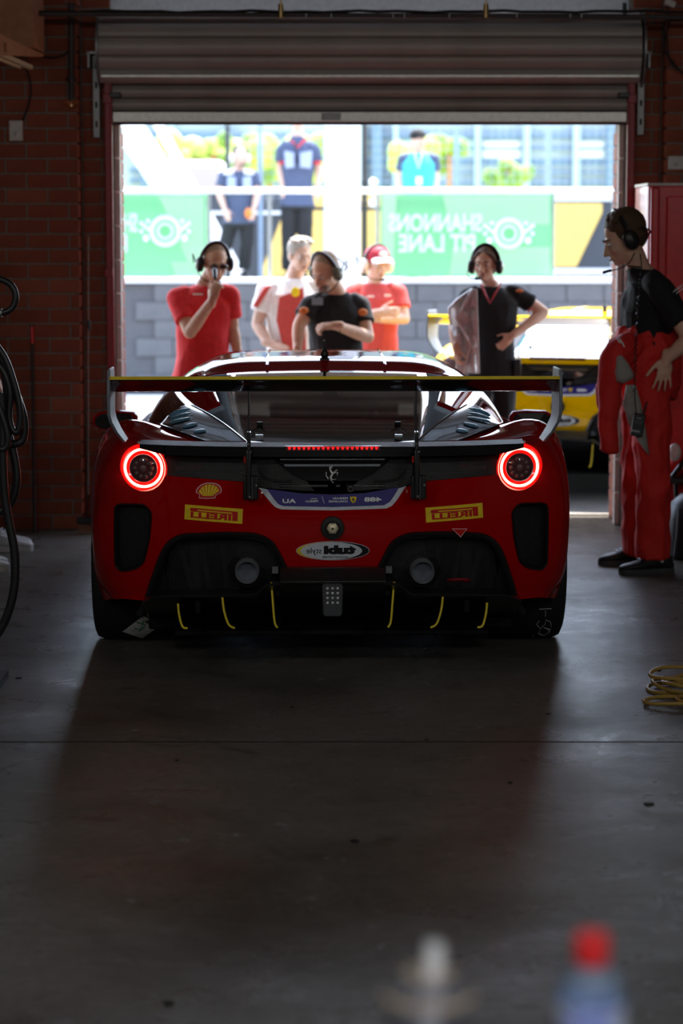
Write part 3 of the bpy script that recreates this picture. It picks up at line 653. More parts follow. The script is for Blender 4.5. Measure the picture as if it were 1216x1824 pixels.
ST = [
 (0.00, [(.84, .27), (.895, .34), (.925, .48), (.93, .66), (.905, .78), (.86, .862), (.78, .892), (.45, .897), (0, .897)]),
 (.045, [(.88, .26), (.93, .34), (.955, .48), (.955, .67), (.93, .80), (.875, .885), (.79, .915), (.47, .905), (0, .900)]),
 (.15, [(.90, .25), (.955, .34), (.972, .48), (.972, .68), (.947, .83), (.885, .912), (.80, .935), (.52, .918), (0, .900)]),
 (.28, [(.93, .23), (.97, .34), (.98, .49), (.98, .69), (.955, .845), (.895, .930), (.80, .953), (.55, .925), (0, .89)]),
 (.42, [(.95, .22), (.982, .34), (.986, .5), (.986, .70), (.962, .855), (.905, .945), (.80, .972), (.58, .930), (0, .88)]),
 (.54, [(.95, .20), (.984, .34), (.988, .5), (.987, .70), (.963, .855), (.905, .940), (.80, .965), (.60, .925), (0, .88)]),
 (.93, [(.95, .15), (.985, .33), (.990, .5), (.990, .70), (.965, .84), (.900, .915), (.80, .935), (.64, .915), (0, .86)]),
 (1.5, [(.93, .12), (.96, .3), (.972, .5), (.970, .68), (.945, .80), (.885, .87), (.80, .885), (.68, .87), (0, .83)]),
 (2.2, [(.93, .12), (.95, .3), (.950, .5), (.945, .66), (.92, .77), (.875, .845), (.80, .868), (.68, .86), (0, .80)]),
 (3.0, [(.93, .12), (.95, .3), (.957, .5), (.955, .64), (.93, .75), (.885, .815), (.80, .835), (.66, .82), (0, .78)]),
 (3.58, [(.93, .15), (.96, .28), (.968, .46), (.966, .61), (.94, .72), (.87, .785), (.75, .79), (.5, .74), (0, .72)]),
 (4.1, [(.88, .14), (.93, .24), (.932, .39), (.922, .51), (.88, .61), (.80, .665), (.66, .67), (.4, .63), (0, .61)]),
 (4.42, [(.78, .14), (.84, .21), (.84, .31), (.82, .41), (.77, .47), (.68, .515), (.52, .525), (.3, .515), (0, .51)]),
 (4.55, [(.64, .17), (.70, .21), (.70, .28), (.68, .34), (.62, .38), (.52, .405), (.4, .41), (.2, .41), (0, .41)])]
rows = []
for y, pr_ in ST: rows.append([V((x, y, z)) for x, z in pr_])
cols = [resample([r[j] for r in rows], 5) for j in range(9)]
half = []
for i in range(len(cols[0])): half.append(resample([cols[j][i] for j in range(9)], 4))
def warp(p):
    w0 = max(0, 1 - p.y / 1.15) ** 1.5; w1 = max(0, (p.y - 3.3) / 1.25) ** 1.6
    return V((p.x, p.y + S(p.x, p.z) * w0 - .42 * (abs(p.x) / .9) ** 2.4 * w1, p.z))
bodyb = MB(); rings = []
for h in half:
    full = [V((-q.x, q.y, q.z)) for q in reversed(h)][0:] + []
    left = [V((-q.x, q.y, q.z)) for q in h]              # bottom-left ... top centre
    ring = left + [V((q.x, q.y, q.z)) for q in reversed(h[:-1])]
    rings.append([warp(q) for q in ring])
n_ = len(rings[0]); hn = len(half[0])
bodyb.loft(rings, caps=False)
# tail and nose caps as horizontal strips between left and right outline points
def capface(i):
    h = half[i]; prev = None; NX = 24
    base = rings[i]
    def row(j):
        q = h[j]; return [base[j]] + [warp(V((-q.x + 2 * q.x * k / NX, q.y, q.z))) for k in range(1, NX)] + [base[n_ - 1 - j]]
    for j in range(0, hn - 1):
        if h[j].z > h[min(j + 1, hn - 1)].z + 1e-6 or h[j].x < .3: continue
        a, b = row(j), row(j + 1); 
        bodyb.add(a + b, [(k, k + 1, NX + 2 + k, NX + 1 + k) for k in range(NX)])
        last = j + 1
    h = half[i]; top = row(last); outl = base[last:n_ - last]
    # sliver between last strip and crest outline
    bodyb.add(outl, [tuple(range(len(outl)))])
capface(0); capface(len(half) - 1)
me = bodyb.mesh('body', ['red_paint', 'black_matt'], smooth=False)
bm = bmesh.new(); bm.from_mesh(me); bmesh.ops.remove_doubles(bm, verts=bm.verts, dist=.0006)
bmesh.ops.holes_fill(bm, edges=[e for e in bm.edges if len(e.link_faces) == 1], sides=0)
bmesh.ops.triangulate(bm, faces=[f for f in bm.faces if len(f.verts) > 4]); bmesh.ops.recalc_face_normals(bm, faces=bm.faces)
LOG('NONMANIFOLD', sum(1 for e in bm.edges if len(e.link_faces) != 2))
bm.to_mesh(me); bm.free()
bobj = bpy.data.objects.new('body', me); COL.objects.link(bobj)
def mir(poly): return [(-x, z) for x, z in poly]
def sm(poly, n=4):                # smooth a closed polygon
    N = len(poly); P_ = [V((a, b, 0)) for a, b in poly]; out = []
    for i in range(N):
        for k in range(n):
            q = cmr(P_[i - 1], P_[i], P_[(i + 1) % N], P_[(i + 2) % N], k / n); out.append((q.x, q.y))
    return out
def rnd(poly, r=.02, n=4, closed=True):        # round the corners of a polygon
    out = []; N = len(poly)
    for i in range(N):
        p = V((*poly[i], 0)); a = V((*poly[i - 1], 0)); b = V((*poly[(i + 1) % N], 0))
        if not closed and i in (0, N - 1): out.append((p.x, p.y)); continue
        ra = min(r, (a - p).length * .45); rb = min(r, (b - p).length * .45)
        A = p + (a - p).normalized() * ra; B = p + (b - p).normalized() * rb
        for k in range(n + 1):
            t = k / n; q = A.lerp(p, t).lerp(p.lerp(B, t), t); out.append((q.x, q.y))
    return out
# cutter outlines, from the photograph
ex_px = [(243, 1092), (262, 1048), (284, 985), (298, 962), (322, 949), (400, 946), (458, 948), (488, 962), (512, 1009), (592, 1009)]
EX = [F(*p) for p in ex_px]; EX[0] = (EX[0][0], EX[0][1] - .06); c0 = EX[-1][0]
EXL = [(x - c0, z) for x, z in EX[:-1]]; EXc = (0, EX[-1][1])
lower = rnd(EXL, .03)[0:]; 
low_poly = [EXL[0]] + rnd(EXL, .035, closed=False)[1:] + [(-x, z) for x, z in reversed(rnd(EXL, .035, closed=False))] + [(.9, .05), (-.9, .05)]
VL = rnd([F(*p) for p in ((203, 901), (212, 895), (258, 896), (272, 912), (268, 960), (258, 1002), (244, 1014), (215, 1019), (204, 1008))], .02)
GT = [F(*p) for p in ((293, 812), (292, 846), (360, 852), (433, 858), (463, 869), (500, 878), (592, 881))]; gc = GT[-1][0]
GT = [(x - gc, z) for x, z in GT]; GT[0] = (GT[0][0], .868)
grille_poly = GT + [(-x, z) for x, z in reversed(GT[:-1])]
LC = F(255, 833); LR_ = F(925, 833); lx = (abs(LC[0]) + LR_[0]) / 2; lz = LC[1]; LOG('lamp', LC, LR_)
cut = MB()
cut.prism(low_poly, 'y', -.25, .62, 1)
cut.prism(VL, 'y', -.2, .62, 1); cut.prism(mir(VL)[::-1], 'y', -.2, .62, 1)
cutobjs = [cut]
c2 = MB().prism(grille_poly, 'y', -.2, .30, 1)
c3 = MB().tube([(-lx, -.1, lz), (-lx, .26, lz)], .092, 40, 1).tube([(lx, -.1, lz), (lx, .26, lz)], .092, 40, 1)
c4 = MB()
for y, r in ((.93, .375), (3.58, .36)):
    for s in (-1, 1): c4.tube([(s * .58, y, .335), (s * 1.2, y, .335)], r, 48, 1)
for k, c in enumerate((cut, c2, c3, c4)):
    cm_ = c.mesh('cut', ['red_paint', 'black_matt'], smooth=False); co = bpy.data.objects.new('cut', cm_); COL.objects.link(co)
    bo = bobj.modifiers.new('b', 'BOOLEAN'); bo.operation = 'DIFFERENCE'; bo.solver = 'EXACT'; bo.object = co
    m2 = evalmesh(bobj); bobj.modifiers.clear(); bobj.data = m2; bpy.data.objects.remove(co)
bm = bmesh.new(); bm.from_mesh(m2)
for f in bm.faces: f.smooth = True
for e in bm.edges:
    if len(e.link_faces) == 2: e.smooth = not (e.calc_face_angle(0) > R(28) or e.link_faces[0].material_index != e.link_faces[1].material_index)
bm.to_mesh(m2); bm.free(); m2.name = 'body'
LOG('BODY faces', len(m2.polygons))
bobj.parent = car
# ---- plates that follow the tail surface
def plate(poly, name, m, off=-.002, th=.002, parent=None, holes=None, step=.05, follow=True, bevel=0):
    bm = bmesh.new(); vs = [bm.verts.new((x, 0, z)) for x, z in poly]; bm.faces.new(vs)
    xs = [p[0] for p in poly]; x = math.floor(min(xs) / step) * step
    while x < max(xs):
        x += step
        if min(xs) < x < max(xs): bmesh.ops.bisect_plane(bm, geom=bm.verts[:] + bm.edges[:] + bm.faces[:], plane_co=(x, 0, 0), plane_no=(1, 0, 0))
    if follow:
        zs = [p[1] for p in poly]; z = math.floor(min(zs) / .06) * .06
        while z < max(zs):
            z += .06
            if min(zs) < z < max(zs): bmesh.ops.bisect_plane(bm, geom=bm.verts[:] + bm.edges[:] + bm.faces[:], plane_co=(0, 0, z), plane_no=(0, 0, 1))
    r = bmesh.ops.extrude_face_region(bm, geom=bm.faces[:])
    for v in r['geom']:
        if isinstance(v, bmesh.types.BMVert): v.co.y += th
    for v in bm.verts: v.co.y += (S(v.co.x, v.co.z) if follow else 0) + off
    bmesh.ops.recalc_face_normals(bm, faces=bm.faces)
    for f in bm.faces: f.smooth = True
    for e in bm.edges:
        if len(e.link_faces) == 2 and e.calc_face_angle(0) > R(40): e.smooth = False
    me = bpy.data.meshes.new(name); bm.to_mesh(me); bm.free(); me.materials.append(M(m)); return link(name, me, parent or car, bevel)
def rim(outer, inner, name, m, off=-.006, depth=.03, parent=None, closed=True):
    """rounded band between two outlines of equal length"""
    b = MB(); rings = []
    for (a, c) in zip(outer, inner):
        ring = []
        for t, dy in ((0, .02), (.08, .002), (.3, -.004), (.6, 0), (.9, .012), (1, depth)):
            x, z = a[0] + (c[0] - a[0]) * t, a[1] + (c[1] - a[1]) * t; ring.append(V((x, S(x, z) + off + dy, z)))
        rings.append(ring)
    if closed: rings.append(rings[0])
    b.loft(rings, closed=False, caps=False); return cb(b, name, m, parent, sharp=60)
def inset(poly, d):
    c = (sum(p[0] for p in poly) / len(poly), sum(p[1] for p in poly) / len(poly)); N = len(poly); out = []
    for i in range(N):
        a, p, b = V((*poly[i - 1], 0)), V((*poly[i], 0)), V((*poly[(i + 1) % N], 0)); t = (b - a).normalized(); n = V((-t.y, t.x, 0))
        if n.dot(V((*c, 0)) - p) < 0: n = -n
        out.append((p.x + n.x * d, p.y + n.y * d))
    return out
def dtext(s, cx, cz, h=None, wd=None, m='decal_white', off=-.0045, rot=0, shear=0, bold=0, name='lettering', parent=None, mirror=True, grow=None):
    vs, fs = textmesh(s, 1, bold, shear, extr=.0, mirror=mirror); xs = [v.x for v in vs]; ys = [v.y for v in vs]
    k = h / (max(ys) - min(ys)) if h else wd / (max(xs) - min(xs)); kx = wd / (max(xs) - min(xs)) if wd else k
    mx, my = (max(xs) + min(xs)) / 2, (max(ys) + min(ys)) / 2; out = []
    for v in vs:
        a, b = (v.x - mx) * kx, (v.y - my) * k; x = cx + a * math.cos(rot) - b * math.sin(rot); z = cz + a * math.sin(rot) + b * math.cos(rot); out.append(V((x, S(x, z) + off, z)))
    return cb(MB().add(out, fs), name, m, parent, smooth=False)
# exhaust surrounds
for sg in (-1, 1):
    base = rnd(EXL, .035, closed=False)
    outer = [(x, z) for x, z in base]; outer[0] = (outer[0][0], outer[0][1] + .058)
    innr = []
    for i, p in enumerate(outer):
        a = V((*outer[max(i - 1, 0)], 0)); b = V((*outer[min(i + 1, len(outer) - 1)], 0)); t = (b - a).normalized(); n = V((t.y, -t.x, 0)); w_ = .032
        innr.append((p[0] + n.x * w_, p[1] + n.y * w_))
    if sg > 0: outer = mir(outer); innr = mir(innr)
    rim(outer, innr, 'exhaust_surround', 'satin_black', off=-.012, depth=.07, closed=False)
zl0, zl1 = F(592, 1010)[1], F(592, 1030)[1]; zlip = F(380, 1050)[1]; LOG('ledge', zl0, zl1, zlip)
xa = abs(EXL[-1][0]); 
cb(MB().prism([(0.0, zl0 + .004), (-.0, zl0 + .004)] and [(-.03, zl0 + .004), (.30, zl0 + .004), (.30, zl1), (-.085, zl1 - .004), (-.09, zl1 + .006)], 'x', -xa - .03, xa + .03), 'centre_ledge', 'carbon', bevel=.003)
# mesh inside the exhaust openings, pocket bits behind, lower lip
lipz = zlip
for sg in (-1, 1):
    poly = [F(*p) for p in ((292, 1052), (300, 990), (315, 966), (330, 958), (452, 960), (478, 972), (497, 1010), (480, 1032), (460, 1050))]
    poly = [(x - c0, z) for x, z in poly]; poly = poly if sg < 0 else mir(poly)[::-1]
    plate(poly, 'mesh_panel', 'mesh_grille', off=.045, th=.0015)
    # side blank panel between mesh and surround bottom
    q = [F(*p) for p in ((258, 1090), (268, 1052), (288, 1000), (300, 1052), (292, 1060))]; q = [(x - c0, z) for x, z in q]; q = q if sg < 0 else mir(q)[::-1]
    plate(q, 'corner_panel', 'carbon', off=.03, th=.004)
    ec = F(440, 1017) if sg < 0 else F(752, 1018); ecx, ecz = ec
    y0 = S(ecx, ecz)
    cb(MB().tube([(ecx, y0 + .045, ecz), (ecx, y0 + .036, ecz)], .072, 32), 'exhaust_flange', 'black_matt', bevel=.004)
    b = MB(); prof = [(.041, .16), (.041, -.035), (.044, -.041), (.0465, -.035), (.0465, .02), (.050, .04)]
    b.loft([[V((ecx + r * math.cos(a * math.pi / 16), y0 + yy, ecz + r * math.sin(a * math.pi / 16))) for a in range(32)] for r, yy in prof], caps=False)
    ep = cb(b, 'exhaust_tip', 'exhaust_steel')
    cb(MB().tube([(ecx, y0 + .03, ecz), (ecx, y0 + .04, ecz)], .041, 24), 'exhaust_baffle', 'baffle_grey', ep)
    # dim hardware behind the mesh
    for k in range(3): cb(MB().tube([(sg * (.42 + .07 * k), .30, .30), (sg * (.44 + .09 * k), .34, .50)], .012, 8), 'strut_rod', 'lamp_grey')
    hb_ = MB()
    cb(MB().box((sg * .30, .33, .45), (.16, .10, .12)).box((sg * .55, .36, .40), (.05, .05, .22)), 'gearbox_part', 'lamp_grey', bevel=.01)
    rf = F(490, 1017) if sg < 0 else F(693, 1017)
    cb(MB().box((rf[0], S(*rf) + .03, rf[1]), (.024, .004, .028)), 'reflector', 'dull_grid')
# tow strap ring, right opening
tr_ = F(817, 1036); b = MB().tube([(tr_[0] + .045 * math.cos(a * math.pi / 10), S(*tr_) + .02 - .05 * math.sin(a * math.pi / 10), tr_[1] + .012 * math.sin(a * math.pi / 10)) for a in range(20)], .005, 8, closed=True)
cb(b, 'tow_loop', 'red_frame')
# the small red arrow over the right surround
q = [F(*p) for p in ((806, 942), (830, 942), (820, 955))]; plate(q, 'arrow_decal', 'decal_red', off=-.022, th=.002)
q = [F(*p) for p in ((804, 941), (832, 941), (820, 957))]; plate(q, 'arrow_decal_border', 'decal_pink', off=-.0205, th=.001)
# diffuser
dz = F(592, 1118, .1)[1]; LOG('diffuser bottom', dz)
lp = [F(*p) for p in ((258, 1062), (285, 1052), (455, 1051), (476, 1033), (592, 1031))]; lp = [(x - c0, z) for x, z in lp]
lpf = lp + [(-x, z) for x, z in reversed(lp[:-1])]
b = MB(); pts = rnd(lpf, .02, closed=False)
rings = []
for y, dzz in ((-.10, 0), (-.105, -.006), (-.095, -.012)): rings.append([V((x, S(x, z) * .8 + y, z + dzz)) for x, z in pts])
for y, k in ((0.02, .3), (.25, .75), (.6, 1.0), (1.0, 1.0)): rings.append([V((x, S(x, z) * .8 + y, z * (1 - k) + .13 * k)) for x, z in pts])
b.loft(rings, closed=False, caps=False)
rt = [[V((x, S(x, z) * .8 - .10, z)) for x, z in pts], [V((x, S(x, z) * .8 + .10, z + .004)) for x, z in pts]]
b.loft(rt, closed=False, caps=False)
cb(b, 'diffuser', 'satin_black', sharp=50)
cb(MB().tube([V((x, S(x, z) * .8 - .104, z)) for x, z in pts], .0035, 6), 'diffuser_lip', 'carbon')
cb(MB().box((0, .62, .145), (1.26, .9, .02)), 'underfloor', 'black_matt', bevel=.01)
fins_px = [[(317, 1075), (319, 1095), (325, 1116), (334, 1119)], [(396, 1064), (399, 1088), (407, 1112), (418, 1119)], [(483, 1037), (486, 1075), (489, 1108), (494, 1118)]]
for fp in fins_px:
    pl_ = [L3(x, y, -.02) for x, y in fp]
    for sg in (-1, 1):
        q = [V((sg * -(p.x - c0), p.y, p.z)) for p in pl_]; q = q if sg < 0 else q
        q = [V((sg * abs(p.x - c0), p.y, p.z)) for p in pl_]
        b = MB(); rr_ = [[p + V((-.003, 0, 0)) for p in q], [p + V((.003, 0, 0)) for p in q]]
        n4 = len(q); vs = []
        for dy in (0, .75):
            for dx in (-.003, .003): vs += [p + V((dx - sg * dy * .10, dy, (.0 if dy == 0 else (.07 - p.z * .35)))) for p in q]
        fs = []
        for k in range(n4 - 1):
            fs += [(k, k + 1, n4 + k + 1, n4 + k), (2 * n4 + k, 3 * n4 + k, 3 * n4 + k + 1, 2 * n4 + k + 1), (k, 2 * n4 + k, 2 * n4 + k + 1, k + 1), (n4 + k, n4 + k + 1, 3 * n4 + k + 1, 3 * n4 + k)]
        b.add(vs, fs); fo = cb(b, 'diffuser_fin', 'satin_black')
        sm_ = resample(q, 4)
        cb(MB().tube([p + V((0, -.002, 0)) for p in sm_], .0045, 6, flat=1.0), 'edge_strip', 'fin_yellow', fo)
# rain light
r0, r1 = L3(573, 1039, -.09), L3(611, 1098, -.09); rc = (r0 + r1) / 2; rw, rh = r1.x - r0.x, r0.z - r1.z; rc.x = rc.x
rl_ = cb(MB().prism([(rc.x + a * rw / 2, rc.z + b_ * rh / 2) for a, b_ in ((-1, .85), (-.8, 1), (.8, 1), (1, .85), (.92, -.85), (.7, -1), (-.7, -1), (-.92, -.85))], 'y', rc.y - .01, rc.y + .03), 'rain_light', 'lamp_grey', bevel=.005)
for i in range(3):
    for j in range(4): cb(MB().ell((rc.x + (i - 1) * rw * .24, rc.y - .012, rc.z + rh * (.36 - j * .145)), (.0055, .004, .0055), nu=8, nv=6), 'led', 'led_clear', rl_)
# jack plug
jc = F(592, 940); jy = S(*jc)
b = MB(); b.loft([[V((jc[0] + r * math.cos(a * math.pi / 18), jy + yy, jc[1] + r * math.sin(a * math.pi / 18))) for a in range(36)] for r, yy in ((.046, .005), (.0465, -.012), (.044, -.018), (.03, -.020), (.028, -.014), (.0, -.014))], caps=False)
jp = cb(b, 'jack_plug', 'black_rubber'); jp['label'] = 'round black rubber plug with a brass centre'
b = MB(); b.loft([[V((jc[0] + r * math.cos(a * math.pi / 3), jy + yy, jc[1] + r * math.sin(a * math.pi / 3))) for a in range(6)] for r, yy in ((.023, -.012), (.023, -.028), (.018, -.031))])
b.loft([[V((jc[0] + r * math.cos(a * math.pi / 8), jy + yy, jc[1] + r * math.sin(a * math.pi / 8))) for a in range(16)] for r, yy in ((.018, -.030), (.016, -.035), (.006, -.036), (.005, -.02))], caps=False)
cb(b, 'brass_centre', 'brass_pale', jp)
cb(MB().ell((jc[0], jy - .034, jc[1]), (.004, .003, .004)), 'core', 'black_matt', jp)
# ---- tail lights
for sg in (-1, 1):
    cx_, cz_ = sg * lx, lz; y0 = S(cx_, cz_)
    yl_, yr_ = S(cx_ - .09, cz_), S(cx_ + .09, cz_); slope = (yr_ - yl_) / .18
    def ring(r, y, n=40, tilt=1.0): return [V((cx_ + r * math.cos(2 * math.pi * a / n), y0 + y + slope * r * math.cos(2 * math.pi * a / n) * tilt, cz_ + r * math.sin(2 * math.pi * a / n))) for a in range(n)]
    b = MB().loft([ring(.097, .003), ring(.093, -.004), ring(.088, .004), ring(.086, .012)], caps=False); tl = cb(b, 'tail_light', 'lamp_red')
    b = MB().loft([ring(.089, .03, tilt=.6), ring(.06, .045, tilt=.6), ring(.0, .05, tilt=.6)], caps=False); cb(b, 'lamp_bowl', 'lamp_red', tl)
    pts = ring(.0745, .004, tilt=.6); cb(MB().tube(pts, .0052, 10, closed=True), 'light_ring', 'ring_light', tl)
    b = MB().loft([ring(.058, .03, tilt=.4), ring(.057, .0, tilt=.4), ring(.052, -.004, tilt=.4), ring(.0, -.006, tilt=.4)], caps=False); cb(b, 'lens', 'lens_dark', tl)
    cb(MB().tube(ring(.0545, -.003, tilt=.4), .002, 6, closed=True), 'lens_bezel', 'steel_dull', tl)
    lb = MB().ell((cx_, y0 - .006, cz_), (.014, .004, .014))
    for k in range(10): a = k * .628; lb.ell((cx_ + .034 * math.cos(a), y0 - .006 + slope * .4 * .034 * math.cos(a), cz_ + .034 * math.sin(a)), (.0085, .0035, .0085), nu=10, nv=6)
    cb(lb, 'led_cluster', 'led_dim', tl)
    cb(MB().box((cx_ - sg * .00, y0 - .002, cz_ + .102), (.045, .006, .008)), 'marker_lamp', 'plastic_white', tl, bevel=.002)
# ---- side vents
for sg in (-1, 1):
    o_ = VL if sg < 0 else mir(VL)
    rim(o_, inset(o_, .012), 'vent_rim', 'satin_black', off=-.003, depth=.05)
    v2 = inset(o_, .008); plate(v2 if sg < 0 else v2[::-1], 'vent_mesh', 'mesh_grille', off=.05, th=.0015)
    for k in range(3): cb(MB().ell((sg * (.90 - k * .01), .33, .70 - .1 * k), (.012, .01, .018)), 'clip', 'steel_dull')
# ---- upper grille band
gl = [F(*p) for p in ((294, 812), (294, 847), (434, 858), (446, 862), (446, 812))]; gl = [(x - gc, z) for x, z in gl]
for sg in (-1, 1):
    q = gl if sg < 0 else mir(gl)[::-1]; plate(q, 'grille_mesh', 'mesh_grille', off=.012, th=.0015)
    g2 = [F(*p) for p in ((448, 812), (448, 862), (470, 870), (560, 876), (545, 856), (520, 840), (478, 812))]; g2 = [(x - gc, z) for x, z in g2]
    q = g2 if sg < 0 else mir(g2)[::-1]; plate(q, 'grille_mesh', 'mesh_grille', off=.022, th=.0015)
    pts = [F(*p) for p in ((458, 828), (466, 846), (485, 856), (520, 858))]; pts = resample([V((sg * abs(x - gc), S(x, z) + .014, z)) for x, z in pts], 5)
    cb(MB().tube(pts, .0055, 8), 'intake_edge', 'mesh_grille')
    cb(MB().tube([V((sg * .62, .28, .80)), V((sg * .40, .24, .80)), V((sg * .2, .22, .82))], .02, 10), 'intake_pipe', 'carbon')
# plain backing in the pocket
tp = [F(*p) for p in ((478, 808), (500, 830), (522, 846), (545, 856), (592, 857))]; tp = [(x - gc, z) for x, z in tp]; tp = tp + [(-x, z) for x, z in reversed(tp[:-1])]
plate(tp, 'badge_panel', 'black_gloss', off=.006, th=.006)
zu0, zu1 = F(592, 812)[1], F(592, 826)[1]
bp = cb(MB().tube([(-.205, S(.2, .86) + .004, (zu0 + zu1) / 2), (.205, S(.2, .86) + .004, (zu0 + zu1) / 2)], .015, 12), 'badge_panel_fold', 'satin_black')
q = [(-.19, F(592, 827)[1]), (.19, F(592, 827)[1]), (.185, F(592, 831)[1]), (-.185, F(592, 831)[1])]; plate(q, 'trim_strip', 'steel_dull', off=.0035, th=.002)
zt1 = F(592, 867)[1]
for x0, x1 in ((-.205, -.018), (.014, .03), (.055, .205)): cb(MB().tube([(x0, .045, zt1), (x1, .045, zt1)], .009, 12), 'cross_tube', 'carbon')
cc = F(624, 870); b = MB().tube([(cc[0], .03, cc[1]), (cc[0], -.006, cc[1])], .0155, 20); rv_ = cb(b, 'reversing_camera', 'black_plastic', bevel=.002)
cb(MB().tube([(cc[0] + .010 * math.cos(a * .4488), -.008, cc[1] + .010 * math.sin(a * .4488)) for a in range(14)], .0016, 6, closed=True), 'camera_ring', 'chrome', rv_)
cb(MB().ell((cc[0], -.006, cc[1]), (.005, .004, .005)), 'camera_lens', 'black_gloss', rv_)
# prancing horse badge
def hp(x, y): return (560 + x / 17.371, 810 + y / 17.371)
hb2 = MB()
def stroke(pts, rad):
    P_ = [V((F(*hp(*p))[0], -.006, F(*hp(*p))[1])) for p in pts]; P_ = [V((p.x, S(p.x, p.z) - .002, p.z)) for p in P_]; hb2.tube(P_, [r / 17.371 / 455 for r in rad], 8, flat=.8)
stroke([(530, 330), (500, 365), (470, 400), (452, 425)], [8, 22, 20, 10]); stroke([(480, 400), (490, 460), (520, 530), (575, 575)], [24, 30, 36, 40])
stroke([(575, 560), (545, 620), (500, 690)], [40, 36, 34]); stroke([(490, 680), (525, 730), (550, 775)], [34, 26, 14])
stroke([(550, 775), (610, 765), (665, 752)], [14, 9, 8]); stroke([(500, 720), (520, 800), (560, 850), (592, 882)], [20, 12, 10, 9])
stroke([(580, 560), (640, 560), (700, 535), (725, 560), (690, 640)], [26, 16, 16, 18, 9]); stroke([(600, 545), (645, 500), (680, 470), (712, 490)], [20, 16, 18, 9])
stroke([(430, 750), (390, 690), (355, 630), (365, 560), (350, 525)], [22, 20, 14, 14, 9]); stroke([(545, 345), (540, 380), (515, 420)], [8, 14, 12])
cb(hb2, 'horse_badge', 'badge_metal')['label'] = 'chrome prancing horse badge'
# ---- rear lip spoiler with brake light
zA, zB = .914, F(592, 808)[1] - .0
def lipring(x, w_=0):
    y = .30 * min(abs(x) / .98, 1) ** 2.8 * .95; e = 1 - max(0, (abs(x) - .66) / .1) * .55
    return [V((x, y - .035, zA - .003)), V((x, y - .033, zA - .001)), V((x, y + .05, zA + .010)), V((x, y + .16, zA - .004)), V((x, y + .16, zA - .03)), V((x, y + .02, zA - .042 * e)), V((x, y - .030, zA - .040 * e))]
b = MB().loft([lipring(x * .0379) for x in range(-20, 21)]); cb(b, 'lip_spoiler', 'black_gloss', sharp=8)
za, zb_ = F(592, 791)[1], F(592, 797.5)[1]; bl0, bl1 = F(511, 794)[0], F(673, 794)[0]
bl = cb(MB().box(((bl0 + bl1) / 2, -.036, (za + zb_) / 2), (bl1 - bl0 + .012, .006, za - zb_ + .004)), 'brake_light', 'lens_dark')
for k in range(19):
    x = bl0 + (bl1 - bl0) * (k + .5) / 19; h = (bl1 - bl0) / 19 * .42; cb(MB().prism([(x - h, za - .001), (x + h, za - .001), (x + h * .3, zb_ + .001), (x - h * .3, zb_ + .001)], 'y', -.041, -.038), 'led', 'brake_led', bl, smooth=False)
# ---- greenhouse
GS = [  # y, z top, half width glass edge, half width shoulder, z shoulder, half width base, z base
 (.16, .905, .345, .37, .900, .41, .885), (.5, .962, .385, .425, .948, .51, .87), (1.0, 1.034, .43, .50, 1.008, .67, .86), (1.4, 1.092, .45, .565, 1.054, .79, .84), (1.6, 1.122, .45, .595, 1.078, .83, .84),
 (1.8, 1.157, .45, .605, 1.100, .84, .84), (2.1, 1.166, .45, .60, 1.110, .85, .84), (2.42, 1.168, .46, .59, 1.10, .85, .83), (2.75, 1.147, .46, .58, 1.08, .85, .83), (3.05, 1.085, .50, .62, 1.03, .84, .83), (3.4, .965, .56, .68, .92, .80, .80), (3.75, .82, .58, .70, .79, .74, .74)]
grow_ = [[V((0, y, zt)), V((hg * .5, y, zt - .003)), V((hg, y, zt - .012)), V((hs, y, zs)), V(((hs + hb) / 2 + .03, y, (zs + zb) / 2 + .01)), V((hb, y, zb))] for y, zt, hg, hs, zs, hb, zb in GS]
gcols = [resample([r[j] for r in grow_], 5) for j in range(6)]; gh = []
for i in range(len(gcols[0])): gh.append(resample([gcols[j][i] for j in range(6)], 4))
def ghmb(sel, off=0, sides=(-1, 1)):
    b = MB(); n = len(gh[0])
    for i in range(len(gh) - 1):
        yc = (gh[i][0].y + gh[i + 1][0].y) / 2
        for s in sides:
            for j in range(n - 1):
                if sel(yc, j / 4):
                    q = [gh[i][j], gh[i][j + 1], gh[i + 1][j + 1], gh[i + 1][j]]; b.add([V((s * v.x, v.y, v.z + off)) for v in q], [(0, 1, 2, 3)])
    return b
def ghb(sel, name, m, sides=(-1, 1)):
    me = ghmb(sel, 0, sides).mesh(name, m, smooth=False); bm = bmesh.new(); bm.from_mesh(me); bmesh.ops.remove_doubles(bm, verts=bm.verts, dist=.0005); bmesh.ops.recalc_face_normals(bm, faces=bm.faces)
    for f in bm.faces: f.smooth = True
    bm.to_mesh(me); bm.free(); o = link(name, me, car); s = o.modifiers.new('solid', 'SOLIDIFY'); s.thickness = .006; s.offset = -1; return o
R0, R1 = 2.02, 2.85
ghb(lambda y, u: u < 2 and y < 1.58, 'rear_window', 'dark_glass')
ghb(lambda y, u: u < 2 and y > 2.84, 'windscreen', 'dark_glass')
ghb(lambda y, u: (u < 3.3 and 1.58 <= y <= 2.84) or (2.45 <= u < 3.3 and y < 1.58 and y > .9) or (2 <= u < 3 and y > 2.84), 'roof', 'red_paint')
for sd_ in ((-1,), (1,)): ghb(lambda y, u: (2 <= u < 2.45 and y < 1.58) or (u < 5 and u >= 2.45 and y <= .9), 'pillar_trim', 'trim_matt', sd_)
for sd_ in ((-1,), (1,)): ghb(lambda y, u: (u >= 3.3 and y > .9 and y <= 2.84) or (u >= 3 and y > 2.84), 'side_window', 'dark_glass', sd_)
